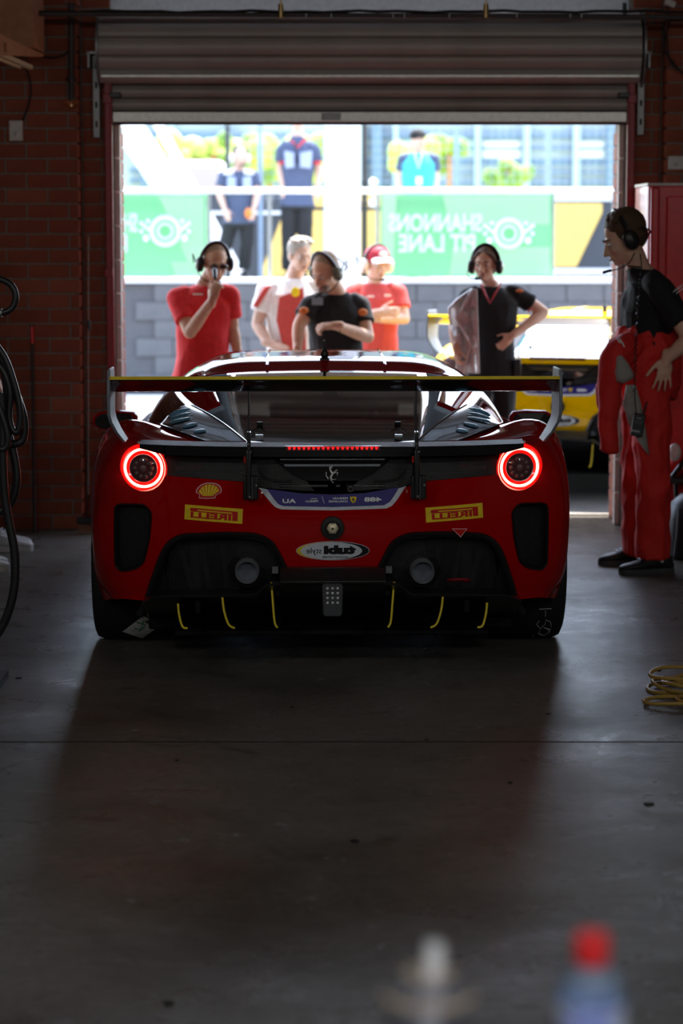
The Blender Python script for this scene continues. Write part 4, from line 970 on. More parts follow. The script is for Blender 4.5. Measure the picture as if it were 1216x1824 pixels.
# raised roof panel kinks, roof duct line and aerial
kb = MB()
for s in (-1, 1): kb.tube([(s * .27, 1.68, 1.131), (s * .27, 1.8, 1.151), (s * .27, 2.1, 1.161), (s * .265, 2.42, 1.163), (s * .26, 2.72, 1.144)], .008, 8)
cb(kb, 'roof_ridge', 'red_paint')
ab = L3(578, 652, 1.78); at_ = ab
an = cb(MB().box((ab.x, 1.80, 1.148), (.045, .08, .03)), 'aerial_base', 'black_plastic', bevel=.006)
cb(MB().tube([(ab.x, 1.78, 1.158), (ab.x, 1.78, 1.168), (ab.x, 1.78, 1.181), (ab.x, 1.78, 1.196), (ab.x, 1.78, 1.208), (ab.x - .002, 1.78, 1.243)], [.010, .017, .019, .013, .007, .0045], 12), 'aerial', 'black_plastic', an)
# engine cover details seen through and on the glass
for px in (462, 709):
    p = L3(px, 768, .45); z_ = .953
    cb(MB().tube([(p.x, .50, .958), (p.x, .50, .968)], .013, 14), 'window_stud', 'black_rubber')
    q = L3(px, 780, .3); lb = MB().box((q.x, .27, .930), (.030, .03, .010)).tube([(q.x - .03, .25, .95), (q.x + .0, .26, .962), (q.x + .03, .25, .945)], .004, 6).tube([(q.x - .02, .24, .945), (q.x + .02, .28, .958)], .003, 6)
    cb(lb, 'cover_latch', 'steel_dull')
cb(MB().box((0, 1.0, .80), (.5, .9, .12)).box((0, .55, .82), (.7, .2, .08)), 'engine', 'steel_dull', bevel=.02)
# quarter panels: black shields with a bright edge, rising from the deck to the pillar
for sg in (-1, 1):
    A = L3(347, 722, .80); B = L3(439, 786, .20); C_ = L3(365, 785, .18); D_ = L3(290, 757, .50); Mx = L3(305, 741, .72)
    A, B, C_, D_, Mx = [V((sg * abs(p.x - L3(592, 780, p.y).x), p.y, p.z)) for p in (A, B, C_, D_, Mx)]
    def bil(u, v): # u: front->rear, v: inner ridge -> outer foot
        top = A.lerp(B, u) + V((0, 0, .012 * math.sin(math.pi * u))); bot = Mx.lerp(D_, min(1, u * 2)) if u < .5 else D_.lerp(C_, u * 2 - 1)
        return top.lerp(bot, v) + V((0, 0, .018 * math.sin(math.pi * v) * (1 - u)))
    b = MB(); nu, nv = 14, 8; vs = [bil(i / nu, j / nv) for i in range(nu + 1) for j in range(nv + 1)]
    b.add(vs, [(i * (nv + 1) + j, i * (nv + 1) + j + 1, (i + 1) * (nv + 1) + j + 1, (i + 1) * (nv + 1) + j) for i in range(nu) for j in range(nv)])
    # skirts down into the deck
    for seq in ([bil(i / nu, 0) for i in range(nu + 1)], [bil(i / nu, 1) for i in range(nu + 1)]):
        k = len(seq); b.add(seq + [v + V((0, .0, -.12)) for v in seq], [(i, i + 1, k + i + 1, k + i) for i in range(k - 1)])
    qp = cb(b, 'quarter_panel', 'black_gloss', sharp=60)
    cb(MB().tube([bil(i / 16, 0) for i in range(17)], .0045, 6), 'edge_bead', 'chrome', qp)
    cb(MB().tube([bil(i / 16, 1) for i in range(17)], .004, 6), 'foot_bead', 'black_gloss', qp)
    for k in range(5):  # blue strokes standing in for reflections on the black panel
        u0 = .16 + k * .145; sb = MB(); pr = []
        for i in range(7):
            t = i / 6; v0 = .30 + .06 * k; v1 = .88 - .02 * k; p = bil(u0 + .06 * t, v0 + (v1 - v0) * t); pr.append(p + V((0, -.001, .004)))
        sb.tube(pr, [.008, .018, .023, .024, .024, .020, .010], 8, flat=.10, ref=(0, 1, .2)); cb(sb, 'painted_reflection', 'reflection_blue', qp)
# ---- door mirrors
for sg in (-1, 1):
    c = V((sg * 1.03, 2.50, .815)); b = MB()
    rg = []
    for y, k in ((-.05, .90), (-.035, 1), (.02, .98), (.07, .8), (.10, .35)):
        rg.append([c + V((sg * (a * .115 * k), y + abs(a) * .02, z_ * .052 * k)) for a, z_ in ((-1, -.5), (-.85, -.9), (0, -1.0), (.75, -.8), (1, -.3), (.95, .4), (.6, .9), (-.3, 1.0), (-.85, .85), (-1, .4))])
    b.loft(rg); mi_ = cb(b, 'door_mirror', 'red_paint', sharp=50)
    rg = [[c + V((sg * (a * .107 * .9), -.052 + abs(a) * .02, z_ * .047 * .9)) for a, z_ in ((-1, -.5), (-.85, -.9), (0, -1.0), (.75, -.8), (1, -.3), (.95, .4), (.6, .9), (-.3, 1.0), (-.85, .85), (-1, .4))], [c + V((sg * (a * .107 * .9), -.03 + abs(a) * .02, z_ * .047 * .9)) for a, z_ in ((-1, -.5), (-.85, -.9), (0, -1.0), (.75, -.8), (1, -.3), (.95, .4), (.6, .9), (-.3, 1.0), (-.85, .85), (-1, .4))]]
    cb(MB().loft(rg), 'mirror_glass', 'black_gloss', mi_, smooth=False)
    cb(MB().tube([c + V((-sg * .05, .02, -.01)), c + V((-sg * .10, .04, -.02)), c + V((-sg * .16, .06, -.03))], [.018, .012, .015], 10), 'mirror_arm', 'carbon', mi_)
# ---- rear wing
wt = L3(592, 670, -.08).z; wb = L3(592, 698, .05).z; wl, wr_ = L3(196, 685, -.05).x, L3(995, 685, -.05).x; wc = (wl + wr_) / 2; wh = (wr_ - wl) / 2
LOG('wing', wt, wb, wh)
prof = [(-.08, wt - .017), (-.03, wt - .034), (.03, wb + .006), (.09, wb - .002), (.15, wb + .004), (.19, wb + .018), (.20, wb + .028), (.185, wb + .038), (.14, wb + .046), (.08, wb + .050), (.0, wt - .020), (-.06, wt - .014), (-.08, wt - .013)]
b = MB().loft([[V((wc + s * wh, y, z)) for y, z in prof] for s in (-1, -.5, 0, .5, 1)]); wing = cb(b, 'rear_wing', 'black_gloss', sharp=45)
cb(MB().box((wc, -.083, wt - .0065), (2 * wh, .003, .0125)), 'gurney_flap', 'tape_yellow', wing)
for s in (-1, 1):
    X = wc + s * (wh + .004); zt2_ = L3(198, 657, 0).z; zk = L3(198, 745, 0).z; zf = L3(212, 789, 0).z; xin = abs(L3(212, 789, 0).x - L3(194, 789, 0).x) + .012
    path = [(0, zt2_), (0, wb), (0, zk + .02), (.006, zk - .01), (xin * .5, (zk + zf) / 2 - .005), (xin, zf)]
    ch = [(-.07, .15), (-.10, .20), (-.09, .18), (-.07, .17), (-.04, .17), (.02, .18)]
    rg = []
    for (dx, z), (ya, yb) in zip(path, ch):
        x = X - s * dx; rg.append([V((x - .006, ya, z)), V((x + .006, ya, z)), V((x + .006, yb, z)), V((x - .006, yb, z))])
    cb(MB().loft(rg), 'wing_endplate', 'endplate_grey', wing, bevel=.003, sharp=50)
    # centre pylon blade and its bracket
    px = 443 if s < 0 else 740; x = L3(px, 740, .05).x; 
    cb(MB().box((x, .07, (wb + .915) / 2), (.0065, .12, wb - .915 + .01)), 'wing_pylon', 'carbon', wing, bevel=.001)
    cb(MB().box((x + .001, .0, .935), (.014, .06, .07)), 'pylon_clamp', 'satin_black', wing, bevel=.003)
    q0 = F(px - 3, 795); q1 = F(px - 3, 886); br_ = cb(MB().box((x, -.045, (.905 + q1[1]) / 2), (.022, .03, .905 - q1[1])).box((x - .012 * 1 + .020, -.030, q1[1] + .045), (.060, .03, .095)), 'pylon_bracket', 'satin_black', wing, bevel=.006)
    cb(MB().box((x + .008, -.048, q1[1] + .045), (.014, .012, .09)), 'bracket_rib', 'lamp_grey', wing)
    for dx, dz in ((-.004, .055), (.030, .055), (.004, .012)): cb(MB().box((x + dx, -.062 if dx == .004 else -.048, q1[1] + dz), (.008, .006, .008)), 'bolt', 'chrome', wing)
    cb(MB().box((x, -.040, .925), (.008, .008, .006)).box((x + .010, -.062, .897), (.006, .005, .006)), 'bolt', 'chrome', wing)
    cb(MB().box((x - .014, -.045, .865), (.010, .006, .026)), 'side_reflector', 'reflector_red', wing)
# ---- decals
def pirelli(px0, px1, tilt, nm):
    (xa_, za_), (xb_, zb2) = F(*px0), F(*px1); cx2, cz2 = (xa_ + xb_) / 2, (za_ + zb2) / 2; w2 = abs(xb_ - xa_); h2 = .0655
    def T(a, b): a *= w2; b *= h2; return (cx2 + a * math.cos(tilt) - b * math.sin(tilt), cz2 + a * math.sin(tilt) + b * math.cos(tilt))
    o = plate([T(-.5, -.44), (T(.5, -.44)), T(.5, .46), T(-.5, .46)], 'sponsor_decal', 'decal_yellow', -.0018, .0016); o['label'] = nm
    bar = [T(-.41, .20), T(-.405, .12), T(-.38, .08), T(.41, .06), T(.41, .27), T(-.38, .30), T(-.405, .27)]
    plate(bar, 'letter_bar', 'decal_red', -.0030, .001, o); plate([T(-.28, .145), T(.32, .125), T(.32, .19), T(-.28, .21)], 'letter_slit', 'decal_yellow', -.0040, .001, o)
    plate([T(.325, -.29), T(.415, -.29), T(.415, .27), T(.325, .27)], 'letter_stem', 'decal_red', -.0035, .001, o)
    c = T(-.045, -.115); dtext('IRELLI', c[0], c[1], .35 * h2, .70 * w2, 'decal_red', -.0035, tilt, 0, .035, parent=o)
pirelli((329, 912), (432, 919), -.055, 'yellow sponsor sticker with red mirrored lettering left'); pirelli((758, 916), (860, 912), .055, 'yellow sponsor sticker with red mirrored lettering right')
# scallop shell
def shp(x, y): return F(320 + x / 9.354, 840 + y / 9.354)
ol = [(320, 440), (330, 378), (270, 345), (275, 300), (310, 250), (370, 205), (440, 182), (530, 178), (610, 192), (665, 225), (695, 270), (700, 320), (680, 355), (612, 385), (590, 440), (455, 448)]
sh_ = plate([shp(*p) for p in ol], 'shell_decal', 'decal_pink', -.0018, .0014)
cen = (485, 320); il = [(cen[0] + (x - cen[0]) * .93, cen[1] + (y - cen[1]) * .90) for x, y in ol]
plate([shp(*p) for p in il], 'shell_red', 'decal_red', -.0030, .001, sh_)
A_ = [(-170, 20), (-135, -45), (-80, -92), (-15, -112), (50, -112), (110, -92), (155, -55), (172, 0)]
for k in range(7):
    (x0, y0_), (x1, y1_) = A_[k], A_[k + 1]; e = .06
    p = [(485 + x0 + (x1 - x0) * .1, 320 + y0_ + (y1_ - y0_) * .1), (485 + x1 - (x1 - x0) * .1, 320 + y1_ - (y1_ - y0_) * .1), (472 + (k - 2.6) * 22, 400), (472 + (k - 3.4) * 22, 400)]
    plate([shp(*q) for q in p], 'shell_rib', 'decal_yellow', -.0042, .001, sh_)
# purple-blue band
bo_ = [(460, 868), (480, 872), (540, 879), (592, 881), (645, 879), (704, 872), (723, 866), (706, 892), (698, 901), (688, 906), (592, 909), (500, 907), (490, 903), (483, 896)]
bd = plate([F(*p) for p in bo_], 'banner_decal', 'decal_silver', -.0018, .0016)
bi = [(475, 870.5), (540, 879), (592, 881), (645, 879), (711, 868), (700, 886), (694, 894), (684, 900), (592, 903), (504, 901), (496, 898), (489, 890)]
plate([F(*p) for p in bi], 'banner_field', 'decal_blue', -.0028, .001, bd)
def bt(s, px, py, hpx, wpx, m='decal_white', bold=.02, shear=0): c = F(px, py); dtext(s, c[0], c[1], hpx / 455, wpx / 455, m, -.0045, 0, shear, bold, parent=bd)
bt('AU', 515, 892, 7.5, 24, bold=.03, shear=-.0); bt('PIRELLI', 555, 892.5, 3.6, 22, bold=.02); bt('TROFEO', 559, 888, 2, 12)
bt('FERRARI', 606, 887.5, 3.6, 26); bt('CHALLENGE', 602, 892.8, 3.6, 34); bt('488', 664, 889.5, 8, 31, bold=.04, shear=.0)
c = F(575, 890); plate([(c[0] - .005, c[1] + .014), (c[0] - .003, c[1] + .014), (c[0] + .006, c[1] - .014), (c[0] + .004, c[1] - .014)], 'divider', 'decal_silver', -.004, .001, bd)
s_ = F(629, 890); sd = plate([(s_[0] + a * .0125, s_[1] + b * .0125) for a, b in ((-1, .9), (0, 1.0), (1, .9), (.95, .1), (.6, -.7), (0, -1.1), (-.6, -.7), (-.95, .1))], 'shield', 'decal_yellow', -.004, .001, bd)
plate([(s_[0] + a * .0125, s_[1] + b * .0125) for a, b in ((-.3, .7), (.1, .6), (.0, .2), (.5, .3), (.4, -.1), (.15, -.1), (.3, -.6), (-.1, -.8), (-.05, -.2), (-.5, -.1), (-.25, .2))], 'shield_horse', 'decal_black', -.005, .001, bd)
# oval sticker
oc = F(592.5, 981); 
def oval(a, b, dx, name, m, off, pr): return plate([(oc[0] + dx + a * math.cos(t * math.pi / 20), oc[1] + b * math.sin(t * math.pi / 20)) for t in range(40)], name, m, off, .001, pr)
ov = oval(.1445, .0385, 0, 'oval_decal', 'decal_silver', -.0018, None); ov['label'] = 'oval silver exhaust maker sticker with black lettering'
oval(.142, .0365, 0, 'oval_black', 'decal_black', -.0030, ov)
lh = [(oc[0] + .141 * math.cos(t * math.pi / 20), oc[1] + .036 * math.sin(t * math.pi / 20)) for t in range(10, 31)]; plate(lh, 'oval_yellow', 'decal_yellow', -.0040, .001, ov)
plate([(oc[0] - .006 + .121 * math.cos(t * math.pi / 20), oc[1] + .0355 * math.sin(t * math.pi / 20)) for t in range(40)], 'oval_field', 'decal_silver', -.0050, .001, ov)
c = F(605, 979); dtext('tubi', c[0], c[1], 17 / 455, 58 / 455, 'decal_black', -.0062, 0, 0, .07, parent=ov)
c = F(559, 982); dtext('style', c[0], c[1], 14 / 455, 27 / 455, 'decal_black', -.0062, 0, 0, .0, parent=ov)
c = F(596, 992); dtext('EXHAUST SYSTEMS', c[0], c[1], 3.4 / 455, 46 / 455, 'decal_black', -.0062, 0, 0, .02, parent=ov)
# ---- wheels
def wheel(x, y, r, w2, nm='wheel'):
    b = MB(); pr = [(-.5, r * .70), (-.5, r * .90), (-.47, r * .965), (-.40, r * .995), (0, r), (.40, r * .995), (.47, r * .965), (.5, r * .90), (.5, r * .70), (.44, r * .66), (-.44, r * .66)]
    pr.append(pr[0]); b.loft([[V((x + a * w2, y + rr * math.cos(t * math.pi / 24), r + rr * math.sin(t * math.pi / 24))) for t in range(48)] for a, rr in pr], caps=False)
    wl_ = cb(b, 'wheel', 'tyre', sharp=30); s = 1 if x > 0 else -1
    b = MB(); b.loft([[V((x + s * a * w2, y + rr * math.cos(t * math.pi / 24), r + rr * math.sin(t * math.pi / 24))) for t in range(48)] for a, rr in ((-.44, r * .66), (-.3, r * .62), (.3, r * .62), (.44, r * .66), (.44, r * .63), (.25, r * .6))], caps=False); cb(b, 'rim', 'steel_dull', wl_)
    b = MB()
    for k in range(10):
        a = k * math.pi / 5; b.tube([(x + s * .30 * w2, y + .03 * math.cos(a), r + .03 * math.sin(a)), (x + s * .36 * w2, y + r * .62 * math.cos(a), r + r * .62 * math.sin(a))], [.02, .012], 6)
    cb(b, 'spoke', 'steel_dull', wl_); cb(MB().tube([(x + s * .2 * w2, y, r), (x + s * .38 * w2, y, r)], .04, 16), 'wheel_nut', 'chrome', wl_); return wl_
wl1 = wheel(-.835, .93, .34, .325); wr1 = wheel(.832, .93, .34, .325); wheel(-.80, 3.58, .33, .27); wheel(.80, 3.58, .33, .27)
def tyrepatch(px, py):            # point on the rear tread surface facing the camera
    p = L3(px, py, .65); 
    for _ in range(6):
        dz = p.z - .34; y = .93 - math.sqrt(max(.3405 ** 2 - dz * dz, 0)); p = L3(px, py, y)
    return V((p.x, .93 - math.sqrt(max(.3415 ** 2 - (p.z - .34) ** 2, 0)) - .001, p.z))
def tpoly(pts, name, m, parent, off=0):
    n = 5; q = [tyrepatch(*p) + V((0, off, 0)) for p in pts]; vs = []
    def bl(u, v): a = (pts[0][0] + (pts[1][0] - pts[0][0]) * u, pts[0][1] + (pts[1][1] - pts[0][1]) * u); b_ = (pts[3][0] + (pts[2][0] - pts[3][0]) * u, pts[3][1] + (pts[2][1] - pts[3][1]) * u); return tyrepatch(a[0] + (b_[0] - a[0]) * v, a[1] + (b_[1] - a[1]) * v) + V((0, off, 0))
    vs = [bl(i / n, j / n) for i in range(n + 1) for j in range(n + 1)]
    return cb(MB().add(vs, [(i * (n + 1) + j, (i + 1) * (n + 1) + j, (i + 1) * (n + 1) + j + 1, i * (n + 1) + j + 1) for i in range(n) for j in range(n)]), name, m, parent)
mat('paper', (.85, .88, .88), .8); mat('green_ink', (.05, .25, .12), .7); mat('grey_print', (.16, .17, .17), .8)
tpoly([(255, 1097), (289, 1112), (253, 1137), (218, 1125)], 'tyre_label', 'paper', wl1)['label'] = 'white paper label on the tread'
def trib(pts, m, parent, name, r=.0016): cb(MB().tube([tyrepatch(*p) for p in pts], r, 5), name, m, parent)
trib([(244, 1108), (258, 1112), (252, 1122), (240, 1118)], 'green_ink', wl1, 'ink_mark', .003); trib([(256, 1106), (248, 1124)], 'green_ink', wl1, 'ink_mark', .003)
for k in range(5): trib([(233 + k * 5, 1121 - k * 1.0), (240 + k * 5, 1125 - k * 1.6)], 'grey_print', wl1, 'print_line', .0012)
tpoly([(262, 1104), (277, 1111), (272, 1115), (257, 1108)], 'print_block', 'grey_print', wl1, -.001)
for pts in ([(960, 1085), (982, 1084)], [(971, 1088), (971, 1098)], [(960, 1106), (955, 1112), (962, 1120), (970, 1112), (972, 1104), (980, 1108), (981, 1116)], [(962, 1122), (958, 1128), (968, 1132), (978, 1126), (974, 1120)], [(968, 1118), (980, 1121), (976, 1128)], [(948, 1132), (956, 1137), (962, 1130)]): trib(pts, 'chalk', wr1, 'chalk_mark', .0014)
# bumper canards / brackets inside the diffuser
for px in (350, 590):
    pass
for sg in (-1, 1):
    cb(MB().tube([(sg * .53, .02, .30), (sg * .53, .02, .255)], .012, 12), 'tow_socket', 'black_matt')
    cb(MB().tube([(sg * .215, -.02, .335), (sg * .215, .0, .335)], .010, 12), 'jacking_socket', 'black_matt')
# floor pan so nothing shows through
cb(MB().box((0, 2.4, .14), (1.5, 3.9, .05)), 'floor_pan', 'black_matt', bevel=.01)
# ---- the yellow sister car outside: a copy of the red one
def kids(o): return [c for c in bpy.data.objects if c.parent is o]
def copy_tree(o, parent, swap, skip=()):
    c = o.copy(); COL.objects.link(c); c.parent = parent
    for s in c.material_slots:
        nm = s.material.name if s.material else ''
        if nm in swap: s.link = 'OBJECT'; s.material = M(swap[nm])
    if 'label' in c and parent is None: del c['label']
    for ch in [k for k in KIDS.get(o.name, [])]:
        if ch.name.split('.')[0] not in skip: copy_tree(ch, c, swap, skip)
    return c
KIDS = {}
for o in list(bpy.data.objects):
    if o.parent: KIDS.setdefault(o.parent.name, []).append(o)
mat('lamp_off', (.16, .03, .03), .15, coat=1)
c2_ = copy_tree(car, None, {'red_paint': 'yellow_paint', 'ring_light': 'lamp_off', 'lamp_red': 'lamp_off', 'brake_led': 'lamp_off'}, ('tyre_label', 'chalk_mark', 'ink_mark', 'print_line', 'print_block', 'shell_decal'))
for o_ in bpy.data.objects:
    if o_.name.startswith(('lip_spoiler.', 'quarter_panel.')) and o_.parent is c2_: o_.material_slots[0].link = 'OBJECT'; o_.material_slots[0].material = M('yellow_paint')
c2_['label'] = 'yellow race car standing in the sunlit pit lane behind the woman'; c2_['category'] = 'car'
pY = at(992, 735, 15.9); c2_.location = (pY.x, 15.85, 0); c2_.rotation_euler = (0, 0, R(-16))
CO_, YAW_ = CO, YAW
dn = empty('tmp'); bpy.data.objects.remove(dn)
c = (.66, .56); o = dtext('33', c[0], c[1], .10, .17, 'decal_black', -.004, 0, .0, .05, name='race_number', parent=c2_)
# ------------------------------------------------------------------ people
mat('skin', (.78, .48, .35), .55, var=(12, (.68, .40, .28), .35, .7)); mat('skin_tan', (.70, .42, .28), .55); mat('skin_pale', (.66, .42, .32), .55)
mat('hair_brown', (.11, .06, .032), .6, bump=(160, .8, .01)); mat('hair_dark', (.13, .07, .045), .6, bump=(160, .8, .01)); mat('hair_grey', (.42, .38, .33), .7, bump=(160, .6, .01)); mat('hair_short', (.40, .28, .20), .8, bump=(200, .5, .006))
mat('beard_grey', (.30, .24, .20), .85, bump=(200, .5, .006)); mat('eye_white', (.7, .68, .65), .3); mat('eye_dark', (.02, .014, .01), .3); mat('lip', (.42, .16, .13), .5)
mat('shirt_black', (.012, .012, .014), .85, bump=(40, .3, .004)); mat('shirt_red', (.82, .03, .035), .8, bump=(40, .3, .004)); mat('shirt_pale_red', (.60, .07, .06), .8); mat('shirt_white', (.85, .82, .80), .8)
mat('shirt_navy', (.07, .09, .16), .8); mat('shirt_grey_blue', (.35, .40, .55), .8); mat('vest_cyan', (.06, .45, .55), .7); mat('trouser_black', (.02, .02, .023), .85)
mat('suit_red', (.72, .025, .018), .75, bump=(45, .5, .006), var=(6, (.62, .018, .014), .3, .7)); mat('suit_grey', (.36, .34, .31), .85, bump=(45, .4, .005))
mat('jeans', (.10, .14, .22), .85); mat('shoe_white', (.60, .60, .60), .6); mat('shoe_black', (.014, .014, .015), .55); mat('sole_grey', (.06, .06, .065), .7); mat('reflective', (.85, .85, .88), .35)
mat('orange_flash', (.8, .22, .04), .6); mat('silver_foil', (.85, .86, .88), .45, .6, bump=(9, 1.0, .06)); mat('trim_red', (.6, .03, .04), .6); mat('cap_red', (.45, .02, .04), .7)
mat('headset_black', (.016, .016, .018), .35); mat('headset_green', (.14, .15, .10), .4); mat('lens_black', (.01, .01, .012), .1, coat=1)

def frame(fwd, up=(0, 0, 1)):
    f_ = V(fwd).normalized(); u = V(up); u = (u - f_ * u.dot(f_)).normalized(); r = f_.cross(u)
    return Matrix((r, f_, u)).transposed()       # columns: right, forward, up
def head_parts(mb, c, m, k=1.0, jaw=1.0, ears=True):
    def P_(x, y, z): return c + m @ (V((x, y, z)) * k)
    mb.ell(P_(0, -.018, .032), V((.074, .094, .084)) * k, m, 20, 14); mb.ell(P_(0, .022, -.025), V((.060, .066, .088)) * k, m, 18, 12)
    mb.ell(P_(0, .034, -.074), V((.047 * jaw, .048, .038)) * k, m, 16, 10); mb.ell(P_(0, .074, -.093), V((.020, .017, .016)) * k, m)
    mb.cap(P_(0, .086, .002), P_(0, .109, -.036), .0085 * k, .0125 * k, 10); 
    for s in (-1, 1):
        mb.ell(P_(s * .010, .098, -.040), V((.009, .012, .008)) * k, m, 10, 7); mb.cap(P_(s * .012, .083, .018), P_(s * .042, .072, .016), .0095 * k, .008 * k, 8)
        mb.ell(P_(s * .036, .062, -.030), V((.020, .022, .022)) * k, m, 10, 7); mb.ell(P_(s * .044, .0, -.075), V((.014, .03, .022)) * k, m, 10, 7)
        if ears: mb.ell(P_(s * .077, -.006, -.010), V((.009, .019, .031)) * k, m, 10, 8)
        mb.cap(P_(0, .091, -.062), P_(s * .018, .085, -.063), .0065 * k, .004 * k, 8); mb.cap(P_(0, .089, -.071), P_(s * .016, .084, -.071), .0075 * k, .004 * k, 8)
def hand(mb, wrist, d, nrm, k=1.0, curl=.4, thumb=1, spread=.12, fist=0.):
    """d: direction of the hand, nrm: normal on the back of the hand, thumb: side (+1/-1 along side vector)"""
    d = V(d).normalized(); nrm = V(nrm); nrm = (nrm - d * nrm.dot(d)).normalized(); sd = d.cross(nrm) * thumb
    m = Matrix((sd, d, nrm)).transposed(); P_ = lambda x, y, z: wrist + m @ (V((x, y, z)) * k)
    mb.ell(P_(0, .045, 0), V((.040, .052, .0155)) * k, m, 14, 9); mb.ell(P_(.004, .072, .0), V((.039, .020, .014)) * k, m, 12, 8); mb.ell(P_(.026, .032, -.008), V((.018, .030, .014)) * k, m, 10, 7)
    mb.cap(P_(0, -.03, 0), P_(0, .02, 0), .026 * k, .026 * k, 12)
    for i, (x, L) in enumerate(((.030, .072), (.010, .080), (-.010, .075), (-.029, .060))):
        an = (.5 - i / 3) * 2 * spread; p = P_(x, .082, 0); c_ = curl + fist; dv = V((math.sin(an), math.cos(an), 0)); a = c_ * .5; r = (.0088, .009, .0086, .0078)[i] * k
        for seg, ln in enumerate((.44, .31, .25)):
            dd = V((dv.x * math.cos(a), dv.y * math.cos(a), -math.sin(a))); q = p + m @ (dd * (L * ln * k)); mb.cap(p, q, r * (1 - .09 * seg), r * (.93 - .09 * seg), 9); p = q; a += c_ * .8
    p = P_(.030, .018, -.006); a0 = .75 - fist * .25
    for seg, (ln, an) in enumerate(((.035, a0), (.030, a0 - .15), (.024, a0 - .3))):
        q = p + m @ (V((math.sin(an), math.cos(an), -.15 - .5 * fist)) * (ln * k)); mb.cap(p, q, (.0125 - .0015 * seg) * k, (.0115 - .0015 * seg) * k, 9); p = q
def ring3(c, r, f_, a, b, n=20, e=2.3):
    out = []
    for k in range(n):
        t = 2 * math.pi * k / n; ct, st = math.cos(t), math.sin(t)
        out.append(c + r * (a * math.copysign(abs(ct) ** (2 / e), ct)) + f_ * (b * math.copysign(abs(st) ** (2 / e), st)))
    return out
def torso(mb, J, k, fat=1.0, off=0., chest=1.0, top=True, z0=-.06, hem=0):
    hip = (J['hL'] + J['hR']) / 2; sh_c = (J['sL'] + J['sR']) / 2; up = (sh_c - hip).normalized(); nk = J['neck']
    rh = (J['hR'] - J['hL']).normalized(); rs = (J['sR'] - J['sL']).normalized(); L = (sh_c - hip).length
    W = (J['sR'] - J['sL']).length; rings = []
    belly = fat
    for t, a, b in ((-.20, .150, .105), (-.08, .165, .115), (.05, .160, .112 * (belly + 1) / 2), (.22, .146, .105 * belly), (.42, .145 * (belly + 3) / 4, .108 * belly), (.62, .160, .115 * chest), (.80, .172, .115 * chest), (.92, .165, .098), (1.02, .125, .075), (1.09, .075, .062), (1.14, .060, .058)):
        if t < z0: continue
        r = rh.lerp(rs, max(0, min(1, t))).normalized(); c = hip + up * (L * t)
        if t > 1.0: c = c.lerp(nk, (t - 1.0) / .14 * .8)
        r = (r - up * r.dot(up)).normalized(); f_ = up.cross(r); 
        if t > .45 and t <= .9: c = c - f_ * .008
        kk = k * (1.0 if t > .9 else (W / .36 * .5 + .5)) if t > .4 else k
        rings.append(ring3(c, r, f_, a * kk + off, b * k + off * (1 if t < 1 else .5)))
    if not top: rings = rings[:-2]
    if hem: rings[0] = [p + (p - sum(rings[0], V((0, 0, 0))) / len(rings[0])) * hem for p in rings[0]]
    mb.loft(rings)
def shoe(parent, heel, toe, w_=.095, h=.085, mt='shoe_black', sole='sole_grey', flash=False, z=0.0):
    heel = V((heel.x, heel.y, z)); toe = V((toe.x, toe.y, z)); d = (toe - heel); L = d.length; d.normalize(); s = V((d.y, -d.x, 0)); mb = MB(); rings = []; sr = []
    for t, wk, hk in ((-.02, .45, .55), (.03, .72, .95), (.15, .80, 1.25), (.30, .80, 1.28), (.45, .84, .98), (.62, 1.0, .72), (.80, .98, .56), (.93, .75, .46), (1.0, .35, .34)):
        c = heel + d * (L * t); rings.append([c + s * (w_ / 2 * wk * math.cos(a * math.pi / 8)) + V((0, 0, .018 + h * hk * .5 * (1 + math.sin(a * math.pi / 8)))) for a in range(16)])
        sr.append([c + s * (w_ / 2 * (wk + .08) * math.cos(a * math.pi / 8)) + V((0, 0, .014 + .014 * (1 if math.sin(a * math.pi / 8) > .1 else -1 if math.sin(a * math.pi / 8) < -.1 else 0))) for a in range(16)])
    mb.loft(rings); o = mb.build('shoe', mt, parent, sharp=60); MB().loft(sr).build('sole', sole, o if False else parent, sharp=50)
    lc = MB()
    for i in range(4): t = .42 + .07 * i; c = heel + d * (L * t) + V((0, 0, .020 + h * (1.16 - .12 * i) - .006)); lc.tube([c - s * .025, c + V((0, 0, .006)), c + s * .025], .003, 6)
    lc.build('laces', 'shoe_white' if mt == 'shoe_white' else 'headset_black', parent)
    if flash:
        c = heel + d * (L * .30) + s * flash * (w_ * .43) + V((0, 0, .075)); MB().box(c, (.045, .012, .014), Matrix.Rotation(.5, 3, 'Y')).build('reflective_tab', 'reflective', parent, bevel=.004)
